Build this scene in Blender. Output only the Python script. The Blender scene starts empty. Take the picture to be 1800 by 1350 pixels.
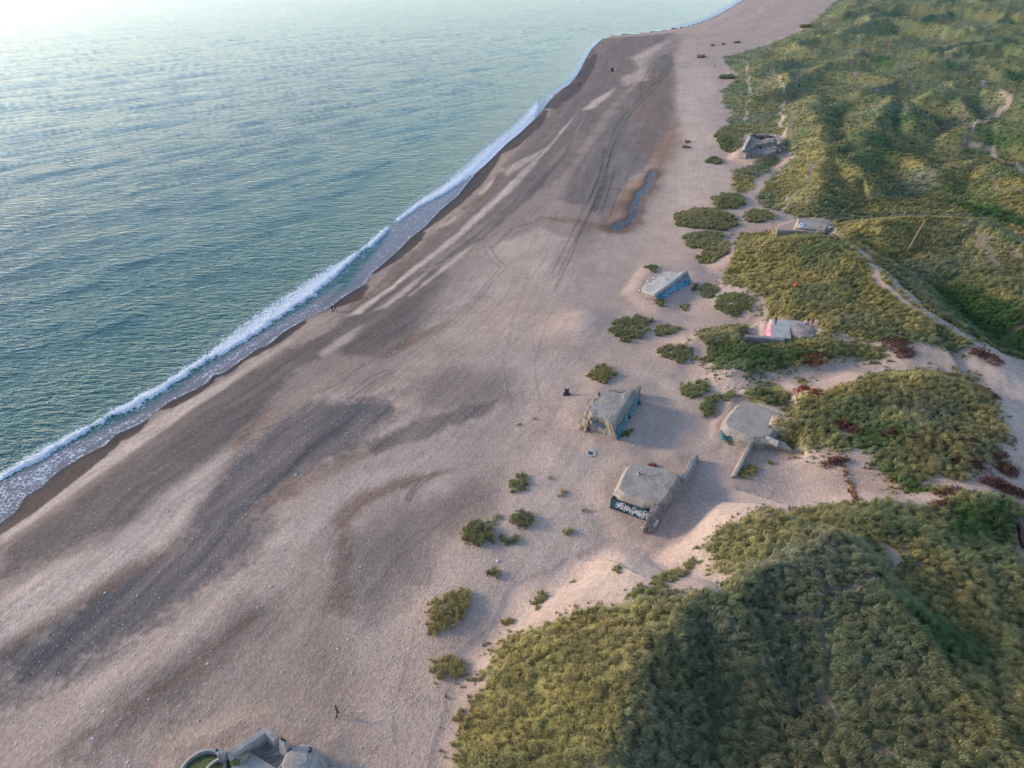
import bpy, bmesh, math, random
import numpy as np
from mathutils import Vector
random.seed(7)
RNG = np.random.default_rng(11)

# ------------------------------------------------------------------ camera, sky, sun, exposure
CAM_H = 70.0                       # drone height above the sea (m)
PITCH = math.radians(33.0)         # looking down
FPX = 1248.0                       # focal length in pixels of an 1800 px wide frame
SUN_EL = math.radians(17.0)
SUN_DIR = (-0.970, 0.243)          # towards the sun, on the ground
scene = bpy.context.scene
cam_data = bpy.data.cameras.new("camera")
cam_data.sensor_width = 36.0
cam_data.lens = FPX / 1800.0 * 36.0
cam_data.clip_start = 1.0
cam_data.clip_end = 60000.0
cam = bpy.data.objects.new("camera", cam_data)
scene.collection.objects.link(cam)
cam.location = (0, 0, CAM_H)
cam.rotation_euler = (math.pi / 2 - PITCH, 0, 0)
scene.camera = cam

world = bpy.data.worlds.new("World")
scene.world = world
world.use_nodes = True
wn = world.node_tree.nodes
sky = wn.new("ShaderNodeTexSky")
sky.sky_type = 'NISHITA'
sky.sun_disc = False
sky.sun_elevation = SUN_EL
sky.sun_rotation = math.atan2(SUN_DIR[0], SUN_DIR[1])
sky.air_density = 0.66
sky.dust_density = 0.4
sky.ozone_density = 1.0
wn["Background"].inputs[1].default_value = 0.15
world.node_tree.links.new(sky.outputs[0], wn["Background"].inputs[0])

sun_data = bpy.data.lights.new("sun", 'SUN')
sun_data.energy = 1.1
sun_data.angle = math.radians(9.0)
sun_data.color = (1.0, 0.84, 0.67)
sun = bpy.data.objects.new("sun", sun_data)
scene.collection.objects.link(sun)
sd = Vector((SUN_DIR[0] * math.cos(SUN_EL), SUN_DIR[1] * math.cos(SUN_EL), math.sin(SUN_EL)))
sun.rotation_euler = sd.to_track_quat('Z', 'Y').to_euler()
sun.location = (-60, 20, 60)
vs = scene.view_settings
vs.view_transform = 'Standard'
vs.look = 'None'
vs.exposure = 1.44
vs.gamma = 1.0
vs.use_curve_mapping = False

# ------------------------------------------------------------------ small helpers
C = scene.collection
SP, CP = math.sin(PITCH), math.cos(PITCH)

def lin(r, g, b):
    f = lambda c: (c / 255 / 12.92) if c / 255 <= 0.04045 else ((c / 255 + 0.055) / 1.055) ** 2.4
    return np.array([f(r), f(g), f(b)])

def ray(px, py):
    a = (px - 900.0) / FPX; b = (py - 675.0) / FPX
    return np.array([a, CP - b * SP, -SP - b * CP])

def W(px, py, z):
    """the point of the level z that lies at this place of the survey picture"""
    d = ray(px, py)
    t = (z - CAM_H) / d[2]
    return np.array([d[0] * t, d[1] * t, z])

def P(s):
    return [tuple(float(v) for v in q.split(',')) for q in s.split()]

def tag(o, label=None, cat=None, group=None, kind=None):
    if label: o['label'] = label
    if cat: o['category'] = cat
    if group: o['group'] = group
    if kind: o['kind'] = kind
    return o

def link(name, me, mat=None, parent=None):
    o = bpy.data.objects.new(name, me)
    C.objects.link(o)
    if mat is not None and me is not None and len(me.materials) == 0:
        me.materials.append(mat)
    if parent is not None:
        o.parent = parent
    return o

def empty(name, loc):
    o = bpy.data.objects.new(name, None)
    o.location = tuple(loc)
    o.empty_display_size = 0.5
    C.objects.link(o)
    bpy.context.view_layer.update()
    return o

def part(name, me, mat, parent):
    """a mesh written in world coordinates, hung under its thing"""
    o = link(name, me, mat)
    bpy.context.view_layer.update()
    o.parent = parent
    o.matrix_parent_inverse = parent.matrix_world.inverted()
    return o

def mesh_np(name, verts, faces, smooth=False):
    me = bpy.data.meshes.new(name)
    me.from_pydata([tuple(v) for v in verts], [], [tuple(f) for f in faces])
    me.update()
    if smooth:
        me.polygons.foreach_set("use_smooth", np.ones(len(me.polygons), bool))
    return me

def mesh_quads(name, V, Q, smooth=True):
    """fast mesh from arrays: V (n,3), Q (m,k)"""
    me = bpy.data.meshes.new(name)
    n, m, k = len(V), len(Q), Q.shape[1]
    me.vertices.add(n); me.loops.add(m * k); me.polygons.add(m)
    me.vertices.foreach_set("co", V.astype(np.float32).ravel())
    me.loops.foreach_set("vertex_index", Q.astype(np.int32).ravel())
    me.polygons.foreach_set("loop_start", np.arange(0, m * k, k, dtype=np.int32))
    me.polygons.foreach_set("use_smooth", np.full(m, smooth))
    me.update(calc_edges=True)
    me.validate()
    return me

def attr_f(me, name, arr):
    a = me.attributes.new(name, 'FLOAT', 'POINT'); a.data.foreach_set("value", arr.astype(np.float32).ravel())

def attr_v(me, name, arr):
    a = me.attributes.new(name, 'FLOAT_VECTOR', 'POINT'); a.data.foreach_set("vector", arr.astype(np.float32).ravel())

def attr_c(me, name, arr):
    a = me.attributes.new(name, 'FLOAT_COLOR', 'POINT')
    if arr.shape[1] == 3:
        arr = np.concatenate([arr, np.ones((len(arr), 1))], 1)
    a.data.foreach_set("color", arr.astype(np.float32).ravel())

# noise ------------------------------------------------------------
def _hash(ix, iy, seed):
    h = (ix.astype(np.int64) * 374761393 + iy.astype(np.int64) * 668265263 + seed * 974711) & 0xFFFFFFFF
    h = ((h ^ (h >> 13)) * 1274126177) & 0xFFFFFFFF
    h = h ^ (h >> 16)
    return (h & 0xFFFF) / 65536.0

def perlin(x, y, seed=0):
    x = np.asarray(x, float); y = np.asarray(y, float)
    ix = np.floor(x); iy = np.floor(y); fx = x - ix; fy = y - iy
    u = fx * fx * fx * (fx * (fx * 6 - 15) + 10); v = fy * fy * fy * (fy * (fy * 6 - 15) + 10)
    def g(ox, oy):
        a = _hash(ix + ox, iy + oy, seed) * 2 * np.pi
        return np.cos(a) * (fx - ox) + np.sin(a) * (fy - oy)
    return ((g(0, 0) * (1 - u) + g(1, 0) * u) * (1 - v) + (g(0, 1) * (1 - u) + g(1, 1) * u) * v) * 1.5

def fbm(x, y, seed=0, oct=4, gain=0.5):
    s = 0; a = 1.0; t = 0
    for i in range(oct):
        s = s + a * perlin(x, y, seed + i * 17); t += a
        x = x * 2.03 + 11.3; y = y * 2.03 - 7.1; a *= gain
    return s / t

def sstep(a, b, x):
    t = np.clip((x - a) / (b - a), 0, 1)
    return t * t * (3 - 2 * t)

# distances --------------------------------------------------------
def seg_dist(X, Y, ax, ay, bx, by):
    dx, dy = bx - ax, by - ay
    L2 = dx * dx + dy * dy + 1e-12
    t = np.clip(((X - ax) * dx + (Y - ay) * dy) / L2, 0, 1)
    ex = X - ax - t * dx; ey = Y - ay - t * dy
    return np.sqrt(ex * ex + ey * ey), t

def poly_sd(X, Y, pts):
    """signed distance to a closed polygon, negative inside"""
    n = len(pts); d = np.full(X.shape, 1e9); ins = np.zeros(X.shape, bool)
    for i in range(n):
        ax, ay = pts[i][0], pts[i][1]; bx, by = pts[(i + 1) % n][0], pts[(i + 1) % n][1]
        d = np.minimum(d, seg_dist(X, Y, ax, ay, bx, by)[0])
        c = (ay > Y) != (by > Y)
        if ay != by:
            ins ^= c & (X < (bx - ax) * (Y - ay) / (by - ay) + ax)
    return np.where(ins, -d, d)

def line_d(X, Y, pts):
    d = np.full(X.shape, 1e9)
    for i in range(len(pts) - 1):
        d = np.minimum(d, seg_dist(X, Y, pts[i][0], pts[i][1], pts[i + 1][0], pts[i + 1][1])[0])
    return d

def near(X, Y, pts, m):
    xs = [p[0] for p in pts]; ys = [p[1] for p in pts]
    return np.nonzero((X > min(xs) - m) & (X < max(xs) + m) & (Y > min(ys) - m) & (Y < max(ys) + m))[0]

# ------------------------------------------------------------------ the lie of the land
COAST_PX = P("-60,960 0,915 25,898 45,868 75,850 105,822 150,795 185,778 205,758 245,742 270,722 300,700 335,684 365,668 375,655 395,650 420,632 455,607 470,603 500,578 545,552 585,536 605,520 640,500 655,478 675,462 700,440 720,418 745,400 775,368 805,343 835,305 860,282 890,252 915,232 940,208 955,190 975,165 1000,148 1015,130 1028,105 1040,85 1057,69 1080,62 1120,59 1160,54 1200,48 1235,38 1262,26 1285,13 1305,0")
cw = [W(x, y + (5 if x < 560 else 1), 0.0)[:2] for x, y in COAST_PX]
COAST = [np.array([-900., -2500.]), np.array([-330., -700.]), np.array([-150., -150.]), np.array([-98., 10.])] + cw + \
        [cw[-1] + np.array([60., 130.]), cw[-1] + np.array([210., 500.]), cw[-1] + np.array([500., 1600.]), np.array([9000., 30000.])]
LAND = [tuple(p) for p in COAST] + [(60000., 30000.), (60000., -2500.)]

def shore(X, Y):
    """metres inland of the water's edge (negative at sea)"""
    return -poly_sd(X, Y, LAND)

RIDGES = [  # survey points with crest level; slope on the left and right hand when walking the line; rounding
 ("1070,1420,8 1085,1290,9.5 1118,1180,10.5 1180,1100,11 1240,1046,10.5", .40, .62, .5),
 ("1240,1046,10.5 1290,1058,11 1330,1012,11 1400,985,11.5 1470,955,11", .66, .42, .6),
 ("1470,955,11 1496,985,11.5 1572,1061,11 1640,1130,9.5 1710,1210,8", .62, .22, .7),
 ("1300,930,4.8 1380,915,6 1480,912,7 1540,930,8", .62, .3, 1.0),
 ("1440,1200,6.8 1470,1400,6.3", .12, .12, 3),
 ("1320,1250,5.8 1350,1450,5.5", .2, .12, 3),
 ("1700,1450,9 1720,1330,8 1790,1260,8 1900,1230,8", .35, .3, 2),
 ("1560,905,6.5 1640,890,7 1690,872,7.6 1750,874,7.2 1782,900,6", .5, .45, 1.5),
 ("1620,1000,7.5 1700,1000,7 1790,1010,7", .3, .3, 2),
 ("1560,900,6 1610,960,8 1680,1040,8", .3, .3, 2),
 ("1402,698,4.8 1440,690,6.8 1500,692,8 1560,672,8.2 1640,672,8.6 1710,695,7.6 1745,730,6", .42, .25, 1.5),
 ("1384,748,5.9 1430,762,6 1500,780,6.4 1580,800,6.6 1650,825,6.4 1690,840,5.4", .25, .4, 1.5),
 ("1600,740,8.2 1660,760,7.8 1720,770,6.5", .25, .3, 2),
 ("1230,600,5 1290,588,6 1325,620,6.2 1300,640,5.2", .35, .35, 1.2),
 ("1330,625,6 1400,615,6.6 1450,600,6.8 1540,612,6", .35, .42, 1.2),
 ("1290,430,5.2 1360,425,7.6 1430,420,9.5 1480,425,10.5 1530,462,11 1620,548,10 1700,602,7.6 1760,640,5", .42, .26, 1.4),
 ("1300,520,5.4 1400,500,7.5 1480,520,8.5 1560,570,8", .25, .25, 2),
 ("1460,560,7.5 1560,590,7.5 1660,612,6.5", .3, .35, 1.5),
 ("1440,335,8 1455,262,10 1428,190,10 1440,165,9", .32, .25, 1.5),
 ("1455,262,10 1520,242,10.5 1572,168,14 1592,176,13", .3, .4, 1.2),
 ("1592,176,13 1610,210,12 1640,215,10", .45, .4, 1.2),
 ("1430,190,9.5 1500,176,11 1572,168,13", .3, .4, 1.2),
 ("1405,135,8 1460,108,11 1540,100,12.5 1620,108,12.5 1700,104,12.5 1770,120,11", .3, .42, 1.4),
 ("1450,70,8 1500,45,11 1560,28,13 1640,36,13 1700,52,12 1760,62,11", .3, .4, 1.4),
 ("1480,20,9 1560,4,12 1680,8,13 1800,20,13 1900,30,12", .3, .4, 1.4),
 ("1475,285,8.5 1530,262,10.5 1600,272,9.5 1640,300,9", .3, .4, 1.2),
 ("1445,290,8.5 1475,275,10 1510,300,10 1560,320,8", .3, .5, 1),
 ("1500,400,9 1550,388,11.5 1640,384,11.5 1720,388,11.5 1800,430,12 1900,470,12", .3, .38, 1.4),
 ("1650,300,9 1720,282,10 1800,315,11 1900,330,11", .3, .35, 1.5),
 ("1680,230,10 1750,212,12.5 1850,225,13", .3, .4, 1.2),
 ("1640,160,11 1720,150,12.5 1850,170,13", .3, .4, 1.2),
 ("1690,80,12 1760,72,13.5 1900,85,14", .3, .45, 1.2),
 ("1730,480,8 1800,500,9 1900,520,9", .25, .3, 2),
 ("1620,470,7 1680,440,8 1760,460,9", .25, .25, 2),
 ("1500,410,9.5 1475,440,9 1500,470,8", .4, .35, 1.2),
]
RW = []
for s, a, b, r in RIDGES:
    pp = P(s); far_ = 1.5 if min(p[1] for p in pp) < 420 else 1.0
    RW.append(([W(*p) for p in pp], a * far_, b * far_, r / far_))
MOUNDS = [  # x, y, level of the survey, height, radius
 ((1012, 575), 3.2, 1.3, 6.5), ((1035, 560), 3.2, .7, 5), ((1190, 815), 3.2, 1.0, 3.2), ((1285, 790), 3.2, .9, 4.2),
 ((835, 945), 2.8, .45, 3.2), ((780, 1085), 2.8, .5, 3.5), ((800, 1170), 2.8, .4, 3.5), ((915, 915), 2.8, .3, 2.5),
 ((1055, 660), 3.2, .4, 2.5), ((1115, 580), 3.4, .5, 6), ((1185, 620), 3.4, .4, 5), ((1240, 700), 3.4, .6, 5),
 ((1240, 385), 3.4, .8, 9), ((1250, 440), 3.4, .7, 10), ((1285, 355), 3.5, .8, 7), ((1335, 385), 3.6, .8, 6),
 ((1300, 540), 3.5, .8, 7), ((1285, 245), 3.5, 1, 10), ((1320, 300), 3.6, .9, 14), ((1350, 330), 3.8, 1, 12),
]
MW = [(W(p[0], p[1], z)[:2], h, r) for p, z, h, r in MOUNDS]
DUNE_ZONE = [tuple(W(x, y, 4.5)[:2]) for x, y in P("800,1500 820,1240 900,1110 1060,1055 1230,985 1300,905 1480,880 1620,890 1520,850 1380,790 1370,720 1400,680 1560,660 1440,650 1260,650 1220,590 1330,560 1275,480 1290,400 1320,340 1400,280 1300,240 1280,150 1290,95 1400,55 1480,0 1520,-60")] + [(9000., 25000.), (9000., -500.), (30., -300.), (10., 0.)]
PADS = [  # level ground round the bunkers: survey outline, level, softness
 ("1060,860 1110,805 1200,820 1235,800 1240,850 1190,930 1150,955 1110,930", 3.1, 4), ("1015,730 1060,680 1125,680 1140,720 1100,785 1050,775", 3.0, 4), ("1262,790 1290,770 1330,785 1345,830 1280,850", 3.2, 3),
 ("1316,800 1328,774 1392,786 1400,806 1340,815", 3.3, 1.5), ("1262,770 1262,745 1300,704 1345,712 1330,770 1290,780", 3.3, 1.5), ("1120,510 1150,470 1215,470 1225,500 1160,540", 3.1, 4), ("1310,612 1312,585 1342,565 1352,590 1345,606", 4.6, 2), ("1344,590 1346,564 1412,564 1395,574 1388,596", 5.4, 1.2), ("1362,416 1366,398 1396,386 1455,390 1450,414", 5.4, 2),
 ("1345,722 1350,702 1380,700 1388,714 1372,728", 4.3, 2.5), ("1298,272 1312,240 1335,232 1370,236 1382,276 1340,282", 4.6, 4), ("300,1420 320,1320 400,1285 470,1270 570,1310 600,1420", 2.5, 3)]
PADW = [([tuple(W(x, y, z)[:2]) for x, y in P(s)], z, sf) for s, z, sf in PADS]
STREAM_PX = P("1148,300 1153,303 1150,312 1143,321 1143,331 1133,342 1127,345 1127,352 1124,360 1122,372 1117,389 1108,396 1101,405 1075,406 1066,401 1088,390 1103,384 1105,370 1108,358 1115,350 1117,339 1127,333 1134,325 1136,315 1143,305")
STREAM_Z = 2.2
STREAM = [tuple(W(x, y, STREAM_Z)[:2]) for x, y in STREAM_PX]

def hfun(X, Y, s=None):
    if s is None:
        s = shore(X, Y)
    z = np.interp(s, [-400, -60, -12, 0, 5, 9, 22, 40, 75, 200, 2000], [-9, -5, -1.1, 0, .42, .75, 1.35, 2.0, 2.7, 3.5, 5])
    land = sstep(8, 40, s)
    z = z + land * (0.28 * fbm(X / 26, Y / 26, 3, 3) + .08 * fbm(X / 6, Y / 6, 5, 2))
    # long low swales along the beach
    z = z + sstep(6, 18, s) * (1 - sstep(60, 90, s)) * .16 * np.sin(s / 5.2 + 1.6 * perlin(X / 40, Y / 40, 8))
    for (cx, cy), hh, r in MW:
        i = np.nonzero((np.abs(X - cx) < 3 * r) & (np.abs(Y - cy) < 3 * r))[0] if X.ndim == 1 else None
        z[i] = z[i] + hh * np.exp(-((X[i] - cx) ** 2 + (Y[i] - cy) ** 2) / (r * r))
    dz = np.full(X.shape, 0.0)
    i = near(X, Y, DUNE_ZONE, 5)
    dz[i] = sstep(3, -18, poly_sd(X[i], Y[i], DUNE_ZONE))
    base = z + dz * np.interp(Y, [90, 200], [.7, 1.3])
    # far dune field rolls on beyond the surveyed crests
    wx = X + 14 * perlin(X / 60, Y / 60, 21); wy = Y + 14 * perlin(X / 60, Y / 60, 22)
    rg = 1 - np.abs(perlin((wx * .8 + wy * .3) / 70, (wy * .9 - wx * .4) / 45, 31)) * 2.2
    far = dz * sstep(150, 330, Y) * 5.0 * np.clip(rg, 0, 1) ** 2
    base = base + far + dz * np.interp(Y, [90, 200], [.4, .7]) * fbm(X / 22, Y / 16, 41, 3)
    for pts, sl, sr, r in RW:
        i = near(X, Y, pts, 45)
        if len(i) == 0: continue
        x, y = X[i], Y[i]
        best = np.full(x.shape, -1e9)
        nx = 1.6 * perlin(x / 9, y / 9, 55); ny = 1.6 * perlin(x / 9, y / 9, 56)
        for si, (a, b) in enumerate(zip(pts[:-1], pts[1:])):
            d, t = seg_dist(x + nx, y + ny, a[0], a[1], b[0], b[1])
            cr = (b[0] - a[0]) * (y - a[1]) - (b[1] - a[1]) * (x - a[0])
            sl_ = np.where(cr > 0, sl, sr)
            end = (t <= 0) & (si == 0) | (t >= 1) & (si == len(pts) - 2)
            sl_ = np.where(end, max(sl, sr, .4), sl_)
            hh = a[2] + t * (b[2] - a[2]) - sl_ * (np.sqrt(d * d + r * r) - r) - .045 * np.maximum(d - 11, 0) ** 2
            best = np.maximum(best, hh)
        k = 2.0
        q = np.clip(0.5 + 0.5 * (best - base[i]) / k, 0, 1)
        base[i] = base[i] * (1 - q) + best * q + k * q * (1 - q) * .55
    z = base + dz * .25 * fbm(X / 3.5, Y / 3.5, 61, 2)
    for pts, zp, sf in PADW:
        i = near(X, Y, pts, sf + 1)
        if len(i):
            w = sstep(sf, 0, poly_sd(X[i], Y[i], pts))
            z[i] = z[i] * (1 - w) + (zp + .05 * perlin(X[i] / 2, Y[i] / 2, 63)) * w
    i = near(X, Y, STREAM, 6)
    if len(i):
        sdv = poly_sd(X[i], Y[i], STREAM)
        flat = sstep(6, .5, sdv)
        zz = z[i] * (1 - flat) + (STREAM_Z + .12) * flat
        z[i] = zz - .36 * sstep(.35, -.6, sdv) * np.clip(.62 + 1.4 * fbm(X[i] / 1.8, Y[i] / 2.6, 67, 2), 0, 1.2)
    return z

# raster of levels, for standing things on the ground
RX0, RX1, RY0, RY1, RS = -260.0, 720.0, 5.0, 1150.0, 1.3
rx = np.arange(RX0, RX1, RS); ry = np.arange(RY0, RY1, RS)
GX, GY = np.meshgrid(rx, ry)
GZ = hfun(GX.ravel(), GY.ravel()).reshape(GX.shape)

def hz(x, y):
    x = np.asarray(x, float); y = np.asarray(y, float)
    fx = np.clip((x - RX0) / RS, 0, len(rx) - 1.001); fy = np.clip((y - RY0) / RS, 0, len(ry) - 1.001)
    ix = fx.astype(int); iy = fy.astype(int); fx = fx - ix; fy = fy - iy
    return (GZ[iy, ix] * (1 - fx) + GZ[iy, ix + 1] * fx) * (1 - fy) + (GZ[iy + 1, ix] * (1 - fx) + GZ[iy + 1, ix + 1] * fx) * fy

def G(px, py):
    """the spot on the ground shown at this place of the survey picture"""
    d = ray(px, py)
    if d[2] > -0.02:
        d = ray(px, -100.0)
    zz = np.linspace(20, -1, 600)
    t = (zz - CAM_H) / d[2]
    x = d[0] * t; y = d[1] * t
    h = hz(x, y)
    k = np.nonzero(zz <= h)[0]
    k = k[0] if len(k) else len(zz) - 1
    if k > 0:
        a = (zz[k - 1] - h[k - 1]); b = (h[k] - zz[k]); f = a / (a + b + 1e-9)
        return np.array([x[k - 1] + f * (x[k] - x[k - 1]), y[k - 1] + f * (y[k] - y[k - 1]), zz[k - 1] + f * (zz[k] - zz[k - 1])])
    return np.array([x[k], y[k], h[k]])

def GP(s):
    return [tuple(G(x, y)[:2]) for x, y in P(s)]

# ------------------------------------------------------------------ where grass grows
MASS = {  # closed survey outlines of the grown-over dunes
 'fore': "800,1420 800,1330 812,1245 850,1190 878,1125 930,1112 985,1085 1050,1066 1100,1050 1160,1044 1228,1046 1262,1040 1290,1010 1250,1000 1240,965 1278,925 1330,906 1420,893 1500,888 1560,882 1640,892 1690,870 1750,868 1788,890 1800,908 1778,930 1772,948 1795,985 1830,1000 1980,1010 2100,1400",
 'middle': "1385,715 1418,684 1450,690 1475,680 1512,668 1560,657 1640,655 1700,664 1735,690 1748,722 1768,765 1758,795 1722,812 1690,845 1640,866 1590,858 1545,835 1525,806 1480,800 1420,790 1378,776 1356,752 1366,738 1400,740 1372,728",
 'north': "1218,596 1238,578 1296,574 1312,580 1309,608 1340,606 1372,598 1420,598 1442,590 1500,600 1545,612 1556,630 1520,634 1490,622 1445,632 1410,640 1380,650 1330,656 1262,656 1225,625",
 'slope': "1268,492 1280,455 1292,412 1350,406 1372,416 1462,414 1490,430 1528,462 1620,550 1718,608 1690,622 1610,604 1560,600 1500,596 1446,575 1442,560 1400,561 1345,562 1326,540 1330,518 1280,500",
 'back': "1472,420 1500,430 1535,456 1650,558 1728,602 1800,630 1900,640 2300,660 2300,40 1700,-60 1510,-40 1450,20 1405,55 1340,82 1268,100 1292,132 1268,160 1284,200 1276,226 1300,238 1372,238 1382,262 1402,270 1368,296 1345,320 1326,352 1345,366 1372,372 1402,384 1466,386",
 'strip': "1308,692 1330,680 1370,672 1408,670 1412,680 1385,705 1345,714 1322,708",
 'lowdune': "1290,300 1330,280 1368,275 1372,286 1345,312 1325,330 1300,340 1288,330",
}
MASSW = {k: GP(v) for k, v in MASS.items()}
far_r = MASSW['back']
HOLES = [("1546,955 1562,950 1590,990 1575,1000 1556,985", .6), ("1475,795 1500,785 1535,800 1530,815 1490,810", .8),
         ("1450,742 1490,748 1510,770 1480,768", .9), ("1620,850 1650,835 1700,850 1690,862", .8), ("1355,668 1400,664 1420,690 1395,700", .5)]
HOLESW = [(GP(a), b) for a, b in HOLES]
PATHS = [  # survey line, half width (m), 1 = bare sand, 0 = trodden
 ("1384,268 1360,296 1338,318 1322,340 1318,358 1302,376 1295,402 1285,428 1275,462", .9, 1),
 ("1318,358 1345,372 1372,372 1384,360 1380,345", .5, .7), ("1340,96 1352,130 1338,160 1348,190 1335,228", .5, .2),
 ("1402,105 1396,150 1398,180 1388,215 1384,250", .5, .2), ("1430,285 1418,325 1380,362", .5, .3),
 ("1528,460 1560,500 1620,550 1680,590 1724,608", .75, 1), ("1800,305 1745,265 1700,250 1702,235 1740,205 1778,182 1762,158 1730,140", .8, .9),
 ("1695,252 1650,290 1620,330 1600,350", .5, .3), ("1690,365 1710,400 1740,450 1775,490", .5, .2),
 ("1432,1008 1442,1050 1425,1090 1438,1140 1452,1195 1472,1250", .27, .05), ("1425,1088 1368,1088 1310,1070", .27, .05),
 ("1440,1048 1495,1045 1520,1020", .27, .05), ("1130,1180 1100,1220 1075,1270", .27, .05), ("1480,1265 1540,1310 1600,1350", .27, .05),
 ("1560,930 1590,985 1660,1020 1760,1090", .3, .4), ("1325,1120 1370,1180 1420,1220", .27, .05),
 ("1320,545 1330,525 1345,560", .5, 1), ("1225,620 1215,590", .6, 1), ("1250,655 1300,630 1330,610", .25, .3),
 ("1480,100 1500,140 1540,160 1600,150", .45, .25), ("1470,330 1520,350 1560,345 1600,350", .45, .25), ("1540,100 1580,130 1650,140 1720,130", .5, .25), ("1650,60 1680,100 1700,150 1690,200 1700,250", .5, .25),
 ("1800,450 1740,420 1690,400 1690,365", .4, .25), ("1720,300 1760,330 1800,340", .4, .25), ("1360,120 1380,160 1370,200 1380,240", .45, .5), ("1310,110 1320,160 1310,210", .45, .5),
 ("1560,70 1600,120 1600,160", .5, .2), ("1510,60 1530,90 1520,110", .5, .2), ("1800,560 1740,600", .5, .3)]
PATHSW = [(GP(a), b, c) for a, b, c in PATHS]

def grass_mask(X, Y):
    """0..1 cover of the dune masses, and what the trodden lines leave bare"""
    m = np.zeros(X.shape); bare = np.zeros(X.shape)
    wob = 1.5 * fbm(X / 5, Y / 5, 71, 3) + .5 * perlin(X / 1.2, Y / 1.2, 75)
    wob = wob + sstep(150, 300, Y) * 3.2 * fbm(X / 11, Y / 13, 77, 3)
    for k, pts in MASSW.items():
        i = near(X, Y, pts, 9)
        if len(i) == 0: continue
        sdv = poly_sd(X[i], Y[i], pts) + wob[i] * 1.15
        m[i] = np.maximum(m[i], sstep(2.4, -2.0, sdv) if k in ('fore', 'north', 'middle') else sstep(2.2, -1.8, sdv))
    # the grown dunes go on to the right of and beyond the surveyed outline
    s_far = (X > 60 + .7 * Y) & (Y > 60) | ((Y > 880) & (X > 330 + (Y - 880) * .5))
    m = np.where(s_far, 1.0, m)
    for pts, b in HOLESW:
        i = near(X, Y, pts, 4)
        if len(i): m[i] = np.minimum(m[i], sstep(-b, b, poly_sd(X[i], Y[i], pts) + wob[i] * .6))
    for pts, w, b in PATHSW:
        i = near(X, Y, pts, 5)
        if len(i):
            d = line_d(X[i] + 1.6 * perlin(X[i] / 7, Y[i] / 9, 78), Y[i] + 1.6 * perlin(X[i] / 7, Y[i] / 9, 79), pts) + wob[i] * .3
            c = sstep(w * 1.5, w * .6, d)
            m[i] = np.minimum(m[i], 1 - c); bare[i] = np.maximum(bare[i], c * b)
    return m, bare

GREEN = ["1640,500 1700,508 1800,540 1960,580 1960,640 1800,622 1740,604 1665,566", "1636,350 1700,350 1790,378 1850,400 1760,396 1690,370", "1726,228 1790,238 1850,260 1740,254",
 "1500,240 1545,236 1575,250 1530,256", "1735,64 1800,84 1900,110 1760,84", "1750,122 1800,130 1850,150 1770,138", "1556,200 1600,196 1645,215 1600,222", "1200,1150 1240,1150 1270,1260 1250,1340 1220,1300",
 "1640,905 1700,880 1760,880 1780,930 1740,960 1690,960", "1570,1050 1640,1080 1720,1140 1700,1180 1640,1150", "1260,600 1400,615 1420,640 1330,652 1260,640", "1440,760 1540,790 1600,760 1560,740",
 "1560,830 1640,850 1620,866 1570,856", "1595,30 1640,26 1650,42 1610,44", "1510,102 1560,98 1580,112 1530,114"]
GREENW = [GP(a) for a in GREEN]

GOLD_LIT, GREYG_SHADE = np.array([.50, .385, .11]), np.array([.150, .160, .090])  # gold and grey grass, with the dunes' sunlit and shaded sides painted in
TONE = [(GOLD_LIT, .68, "808,1260 850,1190 900,1110 1050,1066 1230,1046 1180,1100 1112,1230 1075,1350 810,1350"), (GOLD_LIT, .6, "1240,965 1330,905 1480,890 1440,940 1300,1000 1250,1005"),
 (GREYG_SHADE, .55, "1112,1240 1180,1105 1240,1055 1330,1015 1470,960 1560,1060 1640,1150 1680,1350 1100,1350"), (GREYG_SHADE, .6, "1590,690 1680,690 1700,730 1650,760 1600,740"),
 (GOLD_LIT, .6, "1280,460 1300,410 1380,410 1400,470 1380,560 1340,560 1280,495"), (GOLD_LIT, .55, "1385,290 1450,200 1460,260 1445,340 1400,380 1350,360"), (GOLD_LIT, .5, "1480,395 1640,384 1640,400 1500,440 1480,430"),
 (GOLD_LIT, .5, "1360,740 1430,745 1500,790 1470,798 1400,785"), (GOLD_LIT, .5, "1440,690 1560,660 1700,668 1690,685 1560,680")]
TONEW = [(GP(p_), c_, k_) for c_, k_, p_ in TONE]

def grass_tint(X, Y):
    n1 = fbm(X / 20, Y / 14, 81, 4); n2 = fbm(X / 5, Y / 4, 83, 3)
    gold = np.array([.40, .315, .095]); olive = np.array([.185, .215, .075]); grey = np.array([.27, .285, .165]); green = np.array([.050, .145, .028])
    t = sstep(-.35, .35, n1 + .35 * n2)[:, None]
    c = olive * (1 - t) + gold * t
    g = sstep(.0, .6, fbm(X / 30, Y / 22, 87, 3) - .1 * n2)[:, None]
    c = c * (1 - g * .8) + grey * g * .8
    gr = sstep(.15, .6, fbm(X / 14, Y / 9, 91, 3)) * .55
    for pts in GREENW:
        i = near(X, Y, pts, 8)
        if len(i): gr[i] = np.maximum(gr[i], sstep(2.5, -2.5, poly_sd(X[i], Y[i], pts) + 3 * n2[i]))
    gr = gr[:, None]
    c = c * (1 - gr) + green * gr
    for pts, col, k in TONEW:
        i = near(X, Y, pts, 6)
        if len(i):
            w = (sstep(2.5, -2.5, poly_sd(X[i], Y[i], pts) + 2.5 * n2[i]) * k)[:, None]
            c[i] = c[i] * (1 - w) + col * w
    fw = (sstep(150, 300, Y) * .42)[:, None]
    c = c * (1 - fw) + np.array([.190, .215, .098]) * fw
    return np.clip(c * np.array([1.06, 1.07, 1.22]) * (1 + .35 * n2[:, None]), .008, .5)

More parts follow.
